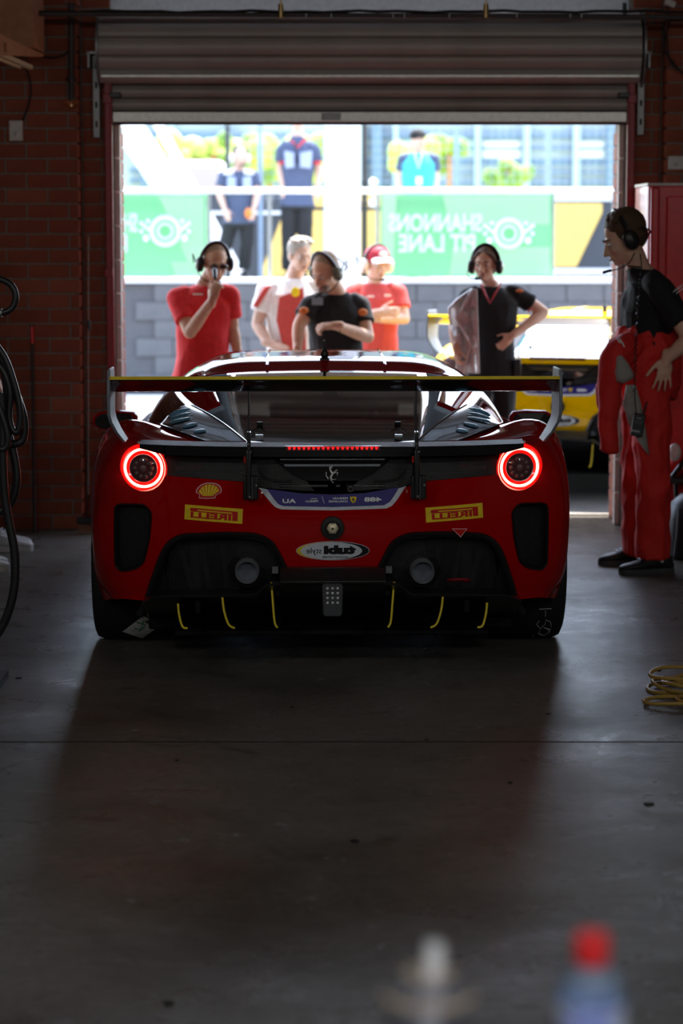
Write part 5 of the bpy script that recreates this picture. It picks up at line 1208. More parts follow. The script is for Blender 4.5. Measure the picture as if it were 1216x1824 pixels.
def person(label, Y, J, face, k=1.0, look=None, skin='skin', shirt='shirt_black', trousers='trouser_black', hair='hair_brown', voxel=.008, fat=1.0, jaw=1.0,
           hands=None, sleeve=.55, hairstyle='short', shoes='shoe_black', toes=None, wr=(9, .006, .5), trs=True, torso_off=.014, hk=1.0, male=True, leg=1.0, legoff=.018, hemz=-.12):
    """J: joints as photo points (px, py, dy) on plane Y, or vectors"""
    Q = {}
    for n, v in J.items(): Q[n] = v if isinstance(v, V) else at(v[0], v[1], Y + v[2])
    J = Q; fw = V(face).normalized(); root_z = 0
    pel = (J['hL'] + J['hR']) / 2; zg = J.get('ground', V((0, 0, 0))).z if 'ground' in J else 0.0
    for s, sg in (('L', 1), ('R', -1)):     # default legs: straight down
        h = J['h' + s]
        if 'k' + s not in J: J['k' + s] = V((h.x, h.y, zg + (h.z - zg) * .53)) + fw * .02
        if 'a' + s not in J: J['a' + s] = V((h.x, h.y, zg + .085)) - fw * .02
    root = empty('person', (pel.x, pel.y, zg), label=label, cat='person')
    m = frame(look or fw); hc = J['head']; Mb = MB()
    head_parts(Mb, hc, m, .97 * hk, jaw)
    Mb.cap(J['neck'] + (J['neck'] - hc) * .10, hc + m @ V((0, -.02, -.06)), .060 * k * (1 if male else .85), .054 * k * (1 if male else .82), 16)
    Mb.chain([J['neck'], (J['sL'] + J['sR']) / 2 + (J['neck'] - hc) * .35], [.062 * k, .08 * k])
    torso(Mb, J, k * .95, fat)
    for s in 'LR':
        sh_, el, wr_ = J['s' + s], J['e' + s], J['w' + s]; Mb.chain([sh_, sh_.lerp(el, .35), el], [.056 * k, .049 * k, .040 * k]); Mb.chain([el, el.lerp(wr_, .3), wr_], [.040 * k, .041 * k, .027 * k])
        Mb.chain([J['h' + s], J['k' + s], J['a' + s]], [.085 * k, .055 * k, .040 * k])
        hd = (hands or {}).get(s, {}); d = V(hd.get('d', (wr_ - el))); nrm = V(hd.get('n', fw)); 
        hand(Mb, wr_, d, nrm, k * (1 if male else .9), hd.get('curl', .4), hd.get('thumb', 1 if s == 'L' else -1), hd.get('spread', .12), hd.get('fist', 0))
    body = remesh(Mb, voxel, skin, 'body', root, 2)
    # eyes, brows, lips
    for s in (-1, 1):
        MB().ell(hc + m @ (V((s * .030, .0725, .002)) * hk), V((.0145, .011, .009)) * hk, m, 10, 8).build('eye', 'eye_white', root)
        MB().ell(hc + m @ (V((s * .030, .0815, .000)) * hk), V((.006, .004, .006)) * hk, m, 8, 6).build('pupil', 'eye_dark', root)
        MB().tube([hc + m @ (V((s * x, y, z)) * hk) for x, y, z in ((.012, .089, .021), (.030, .083, .026), (.046, .067, .021))], [.003, .0042, .002], 6).build('eyebrow', hair if hair != 'hair_grey' else 'hair_short', root)
    MB().tube([hc + m @ (V((x, y, -.0665)) * hk) for x, y in ((-.022, .086), (0, .0965), (.022, .086))], [.003, .006, .003], 8, flat=.9).build('lips', 'lip', root)
    # hair
    H = MB(); P_ = lambda x, y, z: hc + m @ (V((x, y, z)) * hk)
    if hairstyle != 'none':
        th = .003 if hairstyle == 'buzz' else .007 if hairstyle == 'long' else .011
        H.ell(P_(0, -.032, .041), (V((.070, .086, .080)) + V((th, th, th))) * hk, m, 20, 14)
        if hairstyle in ('short', 'crop', 'long', 'buzz'): H.ell(P_(0, -.055, -.005), V((.070, .062, .070)) * hk, m, 16, 12)
        if hairstyle in ('short', 'crop'):
            for i in range(18):
                a = random.uniform(-1.2, 1.2); b_ = random.uniform(.0, .65); H.ell(P_(.070 * math.sin(a), .062 * b_ - .02, .098 + .024 * math.cos(a) - .02 * b_), V((.020, .024, .014)) * hk, m, 8, 6)
        if hairstyle == 'long':
            H.ell(P_(0, -.085, -.01), V((.055, .035, .06)) * hk, m); H.chain([P_(0, -.10, .0), P_(0, -.11, -.06), P_(0, -.085, -.14)], [.025 * hk, .022 * hk, .010 * hk])
            for s in (-1, 1): H.chain([P_(s * .03, .055, .085), P_(s * .068, .03, .05), P_(s * .076, .0, .0)], [.009, .010, .008])
        remesh(H, .006, hair, 'hair', root, 1, (60, .003, 1))
    # shirt
    if shirt:
        T = MB(); torso(T, J, k, fat, torso_off, top=True, z0=hemz, hem=.06)
        hipc = (J['hL'] + J['hR']) / 2
        for s in 'LR':
            sh_, el = J['s' + s], J['e' + s]; e2 = sh_.lerp(el, sleeve); T.chain([sh_ + (J['neck'] - sh_) * .25, sh_, sh_.lerp(el, sleeve * .5)], [.060 * k, .066 * k, .064 * k]); T.tube([sh_, sh_.lerp(el, sleeve * .5), e2], [.066 * k, .064 * k, .068 * k], 14)
        so_ = remesh(T, voxel, shirt, 'shirt', root, 3, wr)
    if trs:
        T = MB(); T.loft([ring3(J['hL'].lerp(J['hR'], .5) + V((0, 0, z)), (J['hR'] - J['hL']).normalized(), V((0, 0, 1)).cross((J['hR'] - J['hL']).normalized()), a * k, b_ * k) for z, a, b_ in ((.10, .152, .11 * (fat + 1) / 2), (.0, .165, .120), (-.08, .168, .12))])
        for s in 'LR': T.chain([J['h' + s], J['k' + s]], [.094 * k * leg, (.062 + legoff * .6) * k * leg]); T.tube([J['k' + s], J['k' + s].lerp(J['a' + s], .6), J['a' + s] + V((0, 0, -.03))], [(.060 + legoff * .6) * k * leg, (.052 + legoff) * k, (.052 + legoff) * k], 14)
        remesh(T, voxel, trousers, 'trousers', root, 3, (wr[0], wr[1] * 1.3, .6))
    for s in 'LR':
        hl = V((J['a' + s].x, J['a' + s].y, zg)) - fw * .06; to = hl + fw * .27 * k
        if toes and s in toes: hl, to = toes[s]
        shoe(root, hl, to, .095 * k, .075, shoes, 'sole_grey' if shoes != 'shoe_white' else 'shoe_white', z=zg, flash=(toes or {}).get('flash', False))
    return root, J, m, hc
def headset(label, hc, m, hk=1.0, boom=1, over='top', cup='headset_black', curve=None):
    P_ = lambda x, y, z: hc + m @ (V((x, y, z)) * hk)
    t = empty('headset', P_(0, 0, .1), label=label, cat='headset')
    pts = [P_(.094 * math.sin(a), -.012 + (.0 if over == 'top' else -.09 * math.cos(a)), -.0 + (.130 * math.cos(a) if over == 'top' else .02)) for a in [R(-88 + 8.8 * i) for i in range(21)]]
    MB().tube(pts, .010, 8, flat=1.6).build('headband', 'headset_black', t)
    for s in (-1, 1):
        MB().loft([[P_(s * x, -.008 + r * .034 * math.cos(a * math.pi / 9), -.012 + r * .045 * math.sin(a * math.pi / 9)) for a in range(18)] for x, r in ((.076, .85), (.080, 1.05), (.098, 1.1), (.110, 1.0), (.118, .7))]).build('ear_cup', cup, t)
        MB().ell(P_(s * .119, -.008, -.012), (.006, .006, .006)).build('screw', 'chrome', t)
    s = boom; bp_ = [P_(s * .115, .01, -.03), P_(s * .11, .05, -.06), P_(s * .075, .095, -.085), P_(s * .02, .125, -.085)]
    if s == -2: return t
    MB().tube(resample(bp_, 5), .0035, 8).build('boom', 'headset_black', t); MB().cap(P_(s * .028, .123, -.085), P_(s * .0, .128, -.083), .010, .009).build('microphone', 'headset_black', t)
    MB().tube([P_(s * .118, -.02, .0), P_(s * .125, -.07, .035), P_(s * .12, -.10, .03), P_(s * .12, -.06, -.02)], .004, 8).build('wire_frame', 'headset_black', t)
    return t

# ---- 1: the mechanic on the right, in a red race suit tied at the waist
Y = 12.4; FW = V((-1, -.12, 0)).normalized()
J = dict(head=(1109, 424, .05), neck=(1136, 478, .02), sL=(1172, 512, -.17), sR=(1140, 505, .18), eL=(1229, 603, -.26), wL=(1186, 640, -.22), eR=(1150, 585, .32), wR=(1120, 640, .30),
         hL=(1156, 668, -.085), hR=(1146, 668, .10), kL=(1163, 850, -.10), kR=(1136, 850, .12), aL=(1162, 983, -.10), aR=(1140, 972, .16))
g1, g2 = gnd(1094, 1016), gnd(1186, 1014); g3, g4 = gnd(1062, 1000), gnd(1145, 1000)
p1, J1, m1, h1 = person('young man in a black t-shirt with red race suit tied at his waist', Y, J, FW, 1.02, look=V((-.88, -.12, -.42)), skin='skin', shirt='shirt_black', trousers='suit_red', hair='hair_brown', voxel=.0062,
    hands={'L': dict(d=(-.10, -.05, -.9), n=(.15, -1, .0), curl=.22, thumb=1, spread=.24), 'R': dict(d=(-.3, .1, -.9), n=(.2, 1, 0), curl=.3)}, sleeve=.70,
    hairstyle='short', toes={'L': (V((gnd(1188, 1012).x, 12.30, 0)), V((gnd(1094, 1012).x, 12.22, 0))), 'R': (V((gnd(1146, 1000).x, 12.62, 0)), V((gnd(1061, 1000).x, 12.56, 0))), 'flash': -1}, wr=(11, .013, .6), leg=1.06, legoff=.030, hk=1.12, torso_off=.022, fat=1.0, hemz=.18)
T = MB()   # rolled-down suit around the hips and its hanging sleeve
c = J1['hL'].lerp(J1['hR'], .5); fx = FW; rx = (J1['hR'] - J1['hL']).normalized()
wz = at(1146, 592, Y).z
for z, a, b_, dx in ():
    pass
T.loft([ring3(V((c.x, c.y, 0)) + V((dx, 0, z)), rx, V((0, 0, 1)).cross(rx), a, b_) for z, a, b_, dx in ((wz + .02, .165, .145, -.0), (wz - .04, .185, .160, -.0), (wz - .12, .192, .168, -.0), (wz - .24, .188, .165, -.0), (wz - .34, .175, .152, -.0))])
remesh(T, .008, 'suit_red', 'suit_waist', p1, 3, (11, .018, .8))
T = MB(); P_ = lambda x, y, d: at(x, y, Y + d)
T.chain([P_(1118, 612, -.16), P_(1100, 625, -.20), P_(1088, 650, -.20), P_(1085, 700, -.20), P_(1084, 760, -.20)], [.055, .062, .058, .052, .047]); T.tube([P_(1085, 740, -.20), P_(1084, 775, -.20), P_(1083, 803, -.20)], [.050, .040, .041], 14)
T.chain([P_(1150, 612, -.14), P_(1120, 620, -.16), P_(1098, 640, -.18)], [.04, .055, .055]); T.chain([P_(1070, 690, -.16), P_(1075, 740, -.14)], [.02, .02])
remesh(T, .007, 'suit_red', 'suit_sleeve', p1, 2, (13, .017, .45))
def patch(pts, name, m_, Yp, bulge=.012, parent=None):
    q = [at(x, y, Yp) for x, y in pts]; c_ = sum(q, V((0, 0, 0))) / len(q); b = MB(); n = len(q)
    r1 = [c_ + (p - c_) * .55 + V((0, -bulge, 0)) for p in q]; back = [p + V((0, .03, 0)) for p in q]
    b.loft([back, q, r1], caps=True); return b.build(name, m_, parent, sharp=70)
patch([(1098, 636), (1106, 632), (1118, 646), (1128, 665), (1127, 674), (1112, 683), (1098, 680), (1094, 662)], 'suit_lining', 'suit_grey', 12.13, parent=p1)
patch([(1116, 686), (1132, 686), (1142, 720), (1150, 765), (1156, 812), (1138, 788), (1120, 755), (1110, 720)], 'suit_panel', 'suit_grey', 12.185, .008, parent=p1)
def jot(pts, m_, parent, r=.0018, Yp=12.1): MB().tube([at(x, y, Yp) for x, y in pts], r, 5).build('print', m_, parent)
# sleeve print and chest print
for seq in ([(1098, 603), (1104, 611)], [(1101, 600), (1107, 609), (1103, 606)], [(1106, 609), (1112, 618)], [(1103, 604), (1110, 613)]): jot(seq, 'shirt_white', p1, .003, 12.06)
for k in range(5): jot([(1199 + k * 3.2, 521 - k * 2.2), (1202 + k * 3.2, 515 - k * 2.2), (1204 + k * 3.2, 519 - k * 2.4)], 'decal_white', p1, .0016, 12.135)
jot([(1204, 523), (1217, 513)], 'decal_white', p1, .0022, 12.13)
MB().chain([at(1140, 476, Y - .12), at(1118, 474, Y - .08)], [.004, .004]).build('collar', 'shirt_black', p1)
hs1 = headset('black headset with a boom microphone worn by the man in the red race suit', h1, m1, 1.12, boom=-2, cup='headset_black')
# his headset microphone runs forward, cord and radio
P_ = lambda x, y, d: at(x, y, Y + d)
MB().tube(resample([P_(1130, 450, -.10), P_(1120, 468, -.10), P_(1104, 478, -.08), P_(1083, 483, -.06)], 5), .0032, 8).build('boom_arm', 'headset_black', hs1); MB().cap(P_(1087, 482, -.06), P_(1075, 485, -.06), .007, .008).build('boom_tip', 'headset_black', hs1)
MB().tube(resample([P_(1140, 405, -.06), P_(1152, 408, -.06), P_(1158, 413, -.06), P_(1149, 422, -.08), P_(1142, 428, -.08)], 4), .0045, 8).build('headset_bracket', 'headset_black', hs1)
t = empty('two_way_radio', P_(1135, 785, -.27), label='black handheld radio on a coiled cord at the hip of the race suit man', cat='radio')
c = P_(1136, 757, -.275); MB().box(c, (.060, .034, .115), Matrix.Rotation(.16, 3, 'Y')).build('case', 'black_plastic', t, bevel=.006)
MB().cap(P_(1146, 735, -.275), P_(1152, 716, -.275), .006, .004).build('antenna', 'black_rubber', t); MB().box(P_(1137, 752, -.295), (.036, .004, .022), Matrix.Rotation(.16, 3, 'Y')).build('display', 'lamp_grey', t)
MB().box(P_(1132, 768, -.295), (.040, .004, .010), Matrix.Rotation(.16, 3, 'Y')).build('maker_plate', 'steel_dull', t); MB().box(P_(1138, 745, -.295), (.024, .004, .004), Matrix.Rotation(.16, 3, 'Y')).build('marking', 'steel_dull', t)
cp = resample([P_(1140, 452, -.12), P_(1142, 480, -.17), P_(1137, 530, -.23), P_(1133, 590, -.25), P_(1131, 650, -.255), P_(1130, 700, -.255), P_(1133, 738, -.27)], 30); cc_ = []
for i, q in enumerate(cp):
    a = i * 1.3; f_ = .006 if 35 < i < 150 else .0005; cc_.append(q + V((math.cos(a) * f_, math.sin(a) * f_, 0)))
MB().tube(cc_, .003, 6).build('coiled_cord', 'headset_black', t)
# ---- 2: man in a red polo holding his microphone
Y = 15.0; FW = V((.25, -1, 0)).normalized()
p2, J2, m2_, h2 = person('man in a red polo shirt and sunglasses speaking into his headset microphone', Y, dict(head=(383, 468, 0), neck=(366, 508, .05), sL=(408, 527, .02), sR=(316, 532, -.02), eR=(338, 592, -.16), wR=(378, 535, -.30), eL=(414, 585, .05), wL=(424, 632, -.02), hL=(382, 665, .03), hR=(338, 665, .0)),
    FW, 1.0, look=V((.35, -1, -.35)), skin='skin_tan', shirt='shirt_red', hair='hair_short', hairstyle='buzz', hands={'R': dict(d=(.2, -.15, .75), n=(-.5, -1, .2), curl=.9, fist=.5), 'L': dict(d=(.0, -.1, -1), n=(1, 0, 0), curl=.4)}, sleeve=.66, fat=1.3)
headset('headset with silver ear cups worn by the man in the plain red polo', h2, m2_, 1.0, boom=1, cup='headset_black')
sg = empty('sunglasses', h2 + m2_ @ V((0, .09, 0)), label='dark wraparound sunglasses on the man in the red polo', cat='glasses')
for s in (-1, 1): MB().ell(h2 + m2_ @ V((s * .030, .086, .002)), (.028, .010, .018), m2_).build('lens', 'lens_black', sg); MB().tube([h2 + m2_ @ V((s * .056, .075, .006)), h2 + m2_ @ V((s * .078, .0, .004))], .003, 6).build('temple', 'lens_black', sg)
MB().tube([h2 + m2_ @ V((-.02, .094, .006)), h2 + m2_ @ V((.02, .094, .006))], .003, 6).build('bridge', 'lens_black', sg)
MB().cap(at(383, 495, 14.66), at(382, 482, 14.70), .012, .016).build('hand_microphone', 'headset_black', p2)
MB().box(at(352, 524, 14.83), (.06, .004, .01)).build('chest_print', 'banner_white', p2); 
# ---- 3: white haired man in red and white shirt
Y = 17.0; FW = V((.35, -1, 0)).normalized()
p3, J3, m3, h3 = person('white-haired man in a red and white team shirt with his hand on his hip', Y, dict(head=(535, 455, 0), neck=(523, 497, .03), sL=(562, 512, .05), sR=(474, 517, -.05), eR=(458, 578, -.05), wR=(478, 612, -.16), eL=(570, 570, .05), wL=(560, 615, -.05), hL=(540, 640, 0), hR=(498, 640, 0)),
    FW, 1.04, look=V((.5, -1, -.2)), skin='skin_pale', shirt='shirt_white', hair='hair_grey', hairstyle='short', hands={'R': dict(d=(.9, -.3, -.25), n=(-.2, -.6, .8), curl=.4, thumb=-1)}, sleeve=.6, fat=1.15)
T = patch([(497, 530), (540, 512), (545, 625), (505, 625), (492, 570)], 'red_front_panel', 'shirt_pale_red', 16.84, .01, p3); patch([(470, 512), (484, 508), (458, 548), (450, 545)], 'red_sleeve_panel', 'shirt_pale_red', 16.86, .004, p3)
MB().ell(at(526, 520, 16.82), (.03, .006, .035)).build('chest_badge', 'decal_yellow', p3)
# ---- 4: man in a black t-shirt looking down
Y = 15.35; FW = V((-.55, -1, 0)).normalized()
p4, J4, m4, h4 = person('bearded man in a black t-shirt with a headset looking down over the car roof', Y, dict(head=(578, 485, -.12), neck=(598, 520, -.02), sL=(640, 545, .06), sR=(553, 545, -.04), eL=(655, 600, -.02), wL=(598, 580, -.26), eR=(532, 580, -.12), wR=(530, 628, -.22), hL=(620, 672, .12), hR=(578, 672, .08)),
    FW, 1.03, look=V((-.75, -.9, -.62)), skin='skin_tan', shirt='shirt_black', hair='hair_short', hairstyle='buzz', hands={'L': dict(d=(-1, -.25, -.05), n=(-.1, -.5, .9), curl=.9, fist=.3), 'R': dict(d=(.1, -.1, -1), n=(-.5, -.8, 0), curl=.3)}, sleeve=.55, fat=1.3)
headset('grey-green headset on the bearded man in the black t-shirt', h4, m4, 1.0, boom=-1, cup='headset_green')
MB().tube([at(590, 470, 15.3), at(602, 460, 15.35), at(620, 476, 15.35), at(600, 490, 15.3)], .004, 8).build('headset_wire', 'headset_black', p4)
bd_ = MB().ell(h4 + m4 @ V((0, .056, -.078)), V((.046, .042, .036)), m4); remesh(bd_, .006, 'beard_grey', 'beard', p4, 1)
MB().tube([J4['wL'].lerp(J4['eL'], .12) + (J4['eL'] - J4['wL']).normalized().orthogonal() * .0 + V((0, .031 * math.cos(a), .031 * math.sin(a))) for a in [i * .4 for i in range(16)]], .004, 6, closed=True).build('wristband', 'black_rubber', p4)
MB().box(at(565, 537, 15.17), (.07, .004, .045)).build('chest_print', 'steel_dull', p4)
for s, px, py, d in ((1, 646, 556, -.02), (-1, 541, 553, -.12)): MB().ell(at(px, py, Y + d - .05), (.030, .016, .022)).build('sleeve_flash', 'orange_flash', p4)
# ---- 5: man in a red cap, arms crossed
Y = 17.6; FW = V((.15, -1, 0)).normalized()
p5, J5, m5, h5 = person('man in a red cap and pale red polo with his arms crossed behind the car', Y, dict(head=(672, 470, 0), neck=(667, 505, .03), sL=(708, 522, 0), sR=(630, 522, 0), eL=(720, 568, -.08), wL=(668, 568, -.24), eR=(624, 568, -.08), wR=(676, 556, -.26), hL=(690, 650, 0), hR=(650, 650, 0)),
    FW, 1.0, look=V((.45, -1, -.2)), skin='skin_pale', shirt='shirt_pale_red', hair='hair_short', hairstyle='buzz', hands={'L': dict(d=(-1, -.1, .15), n=(0, -1, .2), curl=.5), 'R': dict(d=(1, -.1, .0), n=(0, -1, .2), curl=.5)}, sleeve=.6)
t = empty('cap', h5 + m5 @ V((0, 0, .08)), label='red and white cap with a white brim on the man with crossed arms', cat='cap')
remesh(MB().ell(h5 + m5 @ V((0, -.02, .055)), V((.090, .108, .080)), m5), .006, 'cap_red', 'crown', t, 1)
MB().loft([[h5 + m5 @ V((x, .07 + .085 * math.sqrt(max(0, 1 - (x / .085) ** 2)) * u, .068 - .018 * u + dz - x * x * 3)) for x in [-.084 + .012 * i for i in range(15)]] for u, dz in ((0, 0), (.5, .0), (1, -.006), (1, -.012), (0, -.008))], closed=False, caps=False).build('brim', 'shirt_white', t)
MB().ell(h5 + m5 @ V((0, .084, .085)), (.035, .01, .022), m5).build('front_badge', 'shirt_white', t)
headset('pale headset worn over the red cap', h5, m5, 1.06, boom=1, cup='shirt_white'); 
MB().box(at(660, 528, 17.42), (.05, .004, .01)).box(at(690, 526, 17.42), (.045, .004, .014)).build('chest_print', 'banner_white', p5)
# ---- 6: woman in black polo
Y = 15.0; FW = V((-.45, -1, 0)).normalized()
p6, J6, m6, h6 = person('young woman in a black polo shirt with a headset and one hand on her hip', Y, dict(head=(864, 472, -.02), neck=(874, 510, .02), sL=(920, 525, .05), sR=(834, 530, -.05), eL=(968, 556, .10), wL=(912, 598, -.08), eR=(808, 582, -.08), wR=(812, 622, -.22), hL=(898, 668, .06), hR=(852, 668, .0)),
    FW, .90, look=V((-.35, -1, -.02)), skin='skin', shirt='shirt_black', hair='hair_dark', hairstyle='long', male=False, hk=.93, hands={'L': dict(d=(-.6, -.3, -.6), n=(.7, -.5, .3), curl=.5, thumb=1), 'R': dict(d=(.1, -.2, -.9), n=(-.8, -.5, 0), curl=.8, fist=.2)}, sleeve=.50, jaw=.85, fat=.92, toes=None)
headset('black headset with a microphone worn by the young woman', h6, m6, .93, boom=1)
c = at(871, 515, 14.83)
MB().tube([at(857, 506, 14.84), at(864, 524, 14.80), at(872, 540, 14.79), at(882, 522, 14.80), at(892, 505, 14.86)], .006, 6).build('collar_trim', 'trim_red', p6)
MB().tube([J6['sL'].lerp(J6['eL'], .5) + V((.055 * math.cos(a) * .25, .055 * math.sin(a), .055 * math.cos(a))) for a in [i * .4 for i in range(16)]], .005, 6, closed=True).build('sleeve_trim', 'trim_red', p6)
MB().ell(at(925, 518, 14.93), (.024, .01, .010)).build('sleeve_flash', 'orange_flash', p6)
# folded silver sunshade under her arm
t = empty('sunshade', at(826, 668, 14.8), label='crumpled silver foil windscreen shade held under the arm of the young woman', cat='sunshade')
T = MB(); out = [(800, 545), (815, 530), (838, 512), (846, 520), (846, 600), (851, 664), (820, 664), (800, 652), (812, 610), (806, 575)]
random.seed(3); q = [at(x, y, 14.78) for x, y in out]; c_ = sum(q, V((0, 0, 0))) / len(q); nn = []
def fold(p, s): return p + V((0, s + .02 * math.sin(p.x * 60) + .012 * math.sin(p.z * 43 + p.x * 20), 0))
n = 9; grid = []
for i in range(n + 1):
    v = i / n; y = 515 + 150 * v; xl = 806 - 8 * math.sin(v * 6) if v > .15 else 806 + (838 - 806) * (1 - v / .15); xr = 847 + 5 * v
    grid.append([fold(at(xl + (xr - xl) * j / 12, y, 14.80), 0) for j in range(13)])
gb = [[p + V((0, .035, 0)) for p in r] for r in grid]
T.loft([a + list(reversed(b_)) for a, b_ in zip(grid, gb)]); T.build('foil', 'silver_foil', t, sharp=20)
MB().tube([g[-1] + V((.002, .0, 0)) for g in grid], .006, 6).build('edge_binding', 'shirt_white', t)
MB().tube([grid[0][6], grid[3][3], grid[6][8], grid[9][4]], .012, 6).build('fold_crease', 'silver_foil', t)
# a two-way radio on her belt
t = empty('two_way_radio', at(921, 655, 15.0), label='black radio clipped behind the hip of the young woman', cat='radio')
MB().box(at(921, 655, 14.98), (.045, .03, .11)).build('case', 'black_plastic', t, bevel=.005); MB().cyl(at(923, 636, 14.98), at(924, 620, 14.98), .005).build('antenna', 'black_rubber', t)
# ---- crew on the platform behind the pit wall
zgp = V((0, 0, 1.17))
Y = 27.0; FW = V((.3, -1, 0)).normalized()
p7, J7, m7, h7 = person('crew man with a headset and navy and white shirt on the platform, left', Y, dict(head=(428, 280, 0), neck=(424, 305, .03), sL=(452, 314, 0), sR=(398, 314, 0), eL=(458, 345, -.05), wL=(452, 372, -.15), eR=(391, 345, -.05), wR=(400, 372, -.15), hL=(440, 392, 0), hR=(412, 392, 0), kL=(440, 435, -.03), kR=(402, 435, -.03), aL=(434, 474, 0), aR=(392, 474, 0), ground=zgp),
    FW, 1.0, look=V((.4, -1, 0)), skin='skin_pale', shirt='shirt_navy', hair='hair_grey', hairstyle='buzz', voxel=.012, sleeve=.6)
headset('white headset of the left crew man on the platform', h7, m7, 1.0, boom=1, cup='shirt_white')
patch([(405, 312), (420, 316), (420, 345), (404, 345)], 'shirt_front', 'shirt_grey_blue', 26.84, .01, p7); patch([(432, 316), (447, 312), (449, 345), (432, 345)], 'shirt_front', 'shirt_grey_blue', 26.84, .01, p7)
patch([(400, 303), (416, 300), (416, 311), (397, 311)], 'shoulder_panel', 'shirt_white', 26.9, .01, p7); patch([(434, 300), (450, 303), (453, 311), (434, 311)], 'shoulder_panel', 'shirt_white', 26.9, .01, p7)
MB().ell(at(442, 380, 26.8), (.04, .03, .06)).build('belt_pouch', 'orange_flash', p7)
p8, J8, m8, h8 = person('crew man in a navy and white shirt standing upright left of the white pillar', Y, dict(head=(530, 210, 0), neck=(530, 240, .03), sL=(560, 268, 0), sR=(502, 268, 0), eL=(568, 302, .02), wL=(566, 330, -.05), eR=(498, 302, .02), wR=(503, 330, -.05), hL=(543, 360, 0), hR=(515, 360, 0), kL=(543, 425, -.02), kR=(513, 425, -.02), aL=(541, 476, 0), aR=(513, 476, 0), ground=zgp),
    V((0, -1, 0)), 1.05, skin='skin_pale', shirt='shirt_navy', hair='hair_grey', hairstyle='buzz', voxel=.012, sleeve=.6)
patch([(506, 268), (524, 272), (524, 298), (508, 300)], 'shirt_front', 'shirt_grey_blue', 26.83, .01, p8); patch([(534, 272), (556, 268), (554, 300), (534, 298)], 'shirt_front', 'shirt_grey_blue', 26.83, .01, p8)
for s, x in ((1, 503), (-1, 565)): MB().ell(at(x, 290, 26.95), (.05, .05, .02)).build('cuff', 'trim_red', (p8))
MB().tube([at(518, 250, 26.86), at(530, 262, 26.84), at(546, 246, 26.86)], .012, 6).build('collar', 'trim_red', p8)
MB().tube([at(526, 255, 26.83), at(529, 290, 26.82)], .008, 6).build('lanyard', 'shirt_black', p8)
p9, J9, m9, h9 = person('marshal in a bright blue vest and dark cap behind the green banner', Y, dict(head=(745, 250, 0), neck=(745, 273, .03), sL=(772, 284, 0), sR=(718, 284, 0), eL=(776, 318, .02), wL=(772, 350, -.05), eR=(712, 318, .02), wR=(712, 350, -.05), hL=(757, 380, 0), hR=(731, 380, 0), kL=(757, 435, -.02), kR=(731, 435, -.02), aL=(757, 478, 0), aR=(731, 478, 0), ground=zgp),
    V((.25, -1, 0)), 1.0, look=V((.5, -1, 0)), skin='skin_pale', shirt='shirt_navy', hair='hair_dark', hairstyle='none', voxel=.012, sleeve=.6)
T = MB(); torso(T, J9, 1.03, 1.05, .026, z0=-.12); remesh(T, .012, 'vest_cyan', 'vest', p9, 2)
MB().tube([at(738, 272, 26.84), at(745, 300, 26.82), at(752, 272, 26.84)], .010, 6).build('lanyard', 'decal_yellow', p9); MB().box(at(746, 322, 26.82), (.07, .01, .09)).build('pass_card', 'shirt_white', p9)
t = empty('cap', h9 + V((0, 0, .08)), label='dark cap on the marshal in the blue vest', cat='cap'); remesh(MB().ell(h9 + m9 @ V((0, -.02, .055)), V((.09, .108, .075)), m9), .009, 'shirt_black', 'crown', t, 1)
MB().ell(h9 + m9 @ V((0, .10, .06)), (.07, .06, .008), m9).build('brim', 'shirt_black', t)
# ---- people just outside the left edge: white trainers and jeans
for (tx, ty, hx, lab) in ((60, 980, -14, 'person in blue jeans and white trainers at the left edge, nearest the brick wall'), (18, 1016, -60, 'person in blue jeans and white trainers at the left edge, nearer the hoses')):
    a = gnd(tx, ty); Yp = a.y; hx_ = at(hx, ty, Yp).x; c = V((hx_ - .16, Yp + .05, 0))
    J = dict(head=c + V((0, 0, 1.62)), neck=c + V((0, 0, 1.46)), sL=c + V((-.0, .19, 1.40)), sR=c + V((0, -.19, 1.40)), eL=c + V((.03, .24, 1.12)), wL=c + V((.16, .18, .92)), eR=c + V((.0, -.24, 1.12)), wR=c + V((.14, -.2, .92)), hL=c + V((0, .09, .93)), hR=c + V((0, -.09, .93)),
             kL=c + V((.05, .10, .5)), kR=c + V((.05, -.09, .5)), aL=c + V((.06, .11, .085)), aR=c + V((.06, -.09, .085)))
    person(lab, Yp, J, V((1, -.1, 0)), 1.0, skin='skin', shirt='shirt_red' if tx == 18 else 'shirt_navy', trousers='jeans', hair='hair_brown', voxel=.012, shoes='shoe_white',
           toes={'L': (V((a.x - .31, Yp + .14, 0)), V((a.x - .03, Yp + .12, 0))), 'R': (V((a.x - .28, Yp - .05, 0)), V((a.x, Yp - .03, 0)))})
# ------------------------------------------------------------------ hoses, coil, bottles, right-hand clutter
def hose(pts, r, name='hose', Yp=9.0, parent=None, m_='black_hose'): 
    P3_ = [at(p[0], p[1], Yp + (p[2] if len(p) > 2 else 0)) for p in pts]; return MB().tube(resample(P3_, 8), r, 12).build(name, m_, parent)
t = empty('hose_bundle', at(-14, 1000, 9.0), label='bundle of black air hoses hanging at the left edge of the frame', cat='hose')
t.location.z = 0
hose([(-30, 492), (0, 497, 0), (20, 508), (28, 528), (22, 548), (5, 557), (-30, 560)], .0125, parent=t)
MB().cyl(at(-6, 557, 9.0), at(4, 557, 9.0), .016).build('ferrule', 'galvanised', t)
hose([(-20, 590), (0, 632), (15, 670), (30, 705), (42, 745), (42, 780), (30, 790), (10, 788), (-20, 775)], .0155, parent=t)
hose([(-20, 610), (5, 655), (12, 700), (9, 750), (14, 770), (0, 800), (-20, 810)], .0145, parent=t, Yp=9.04)
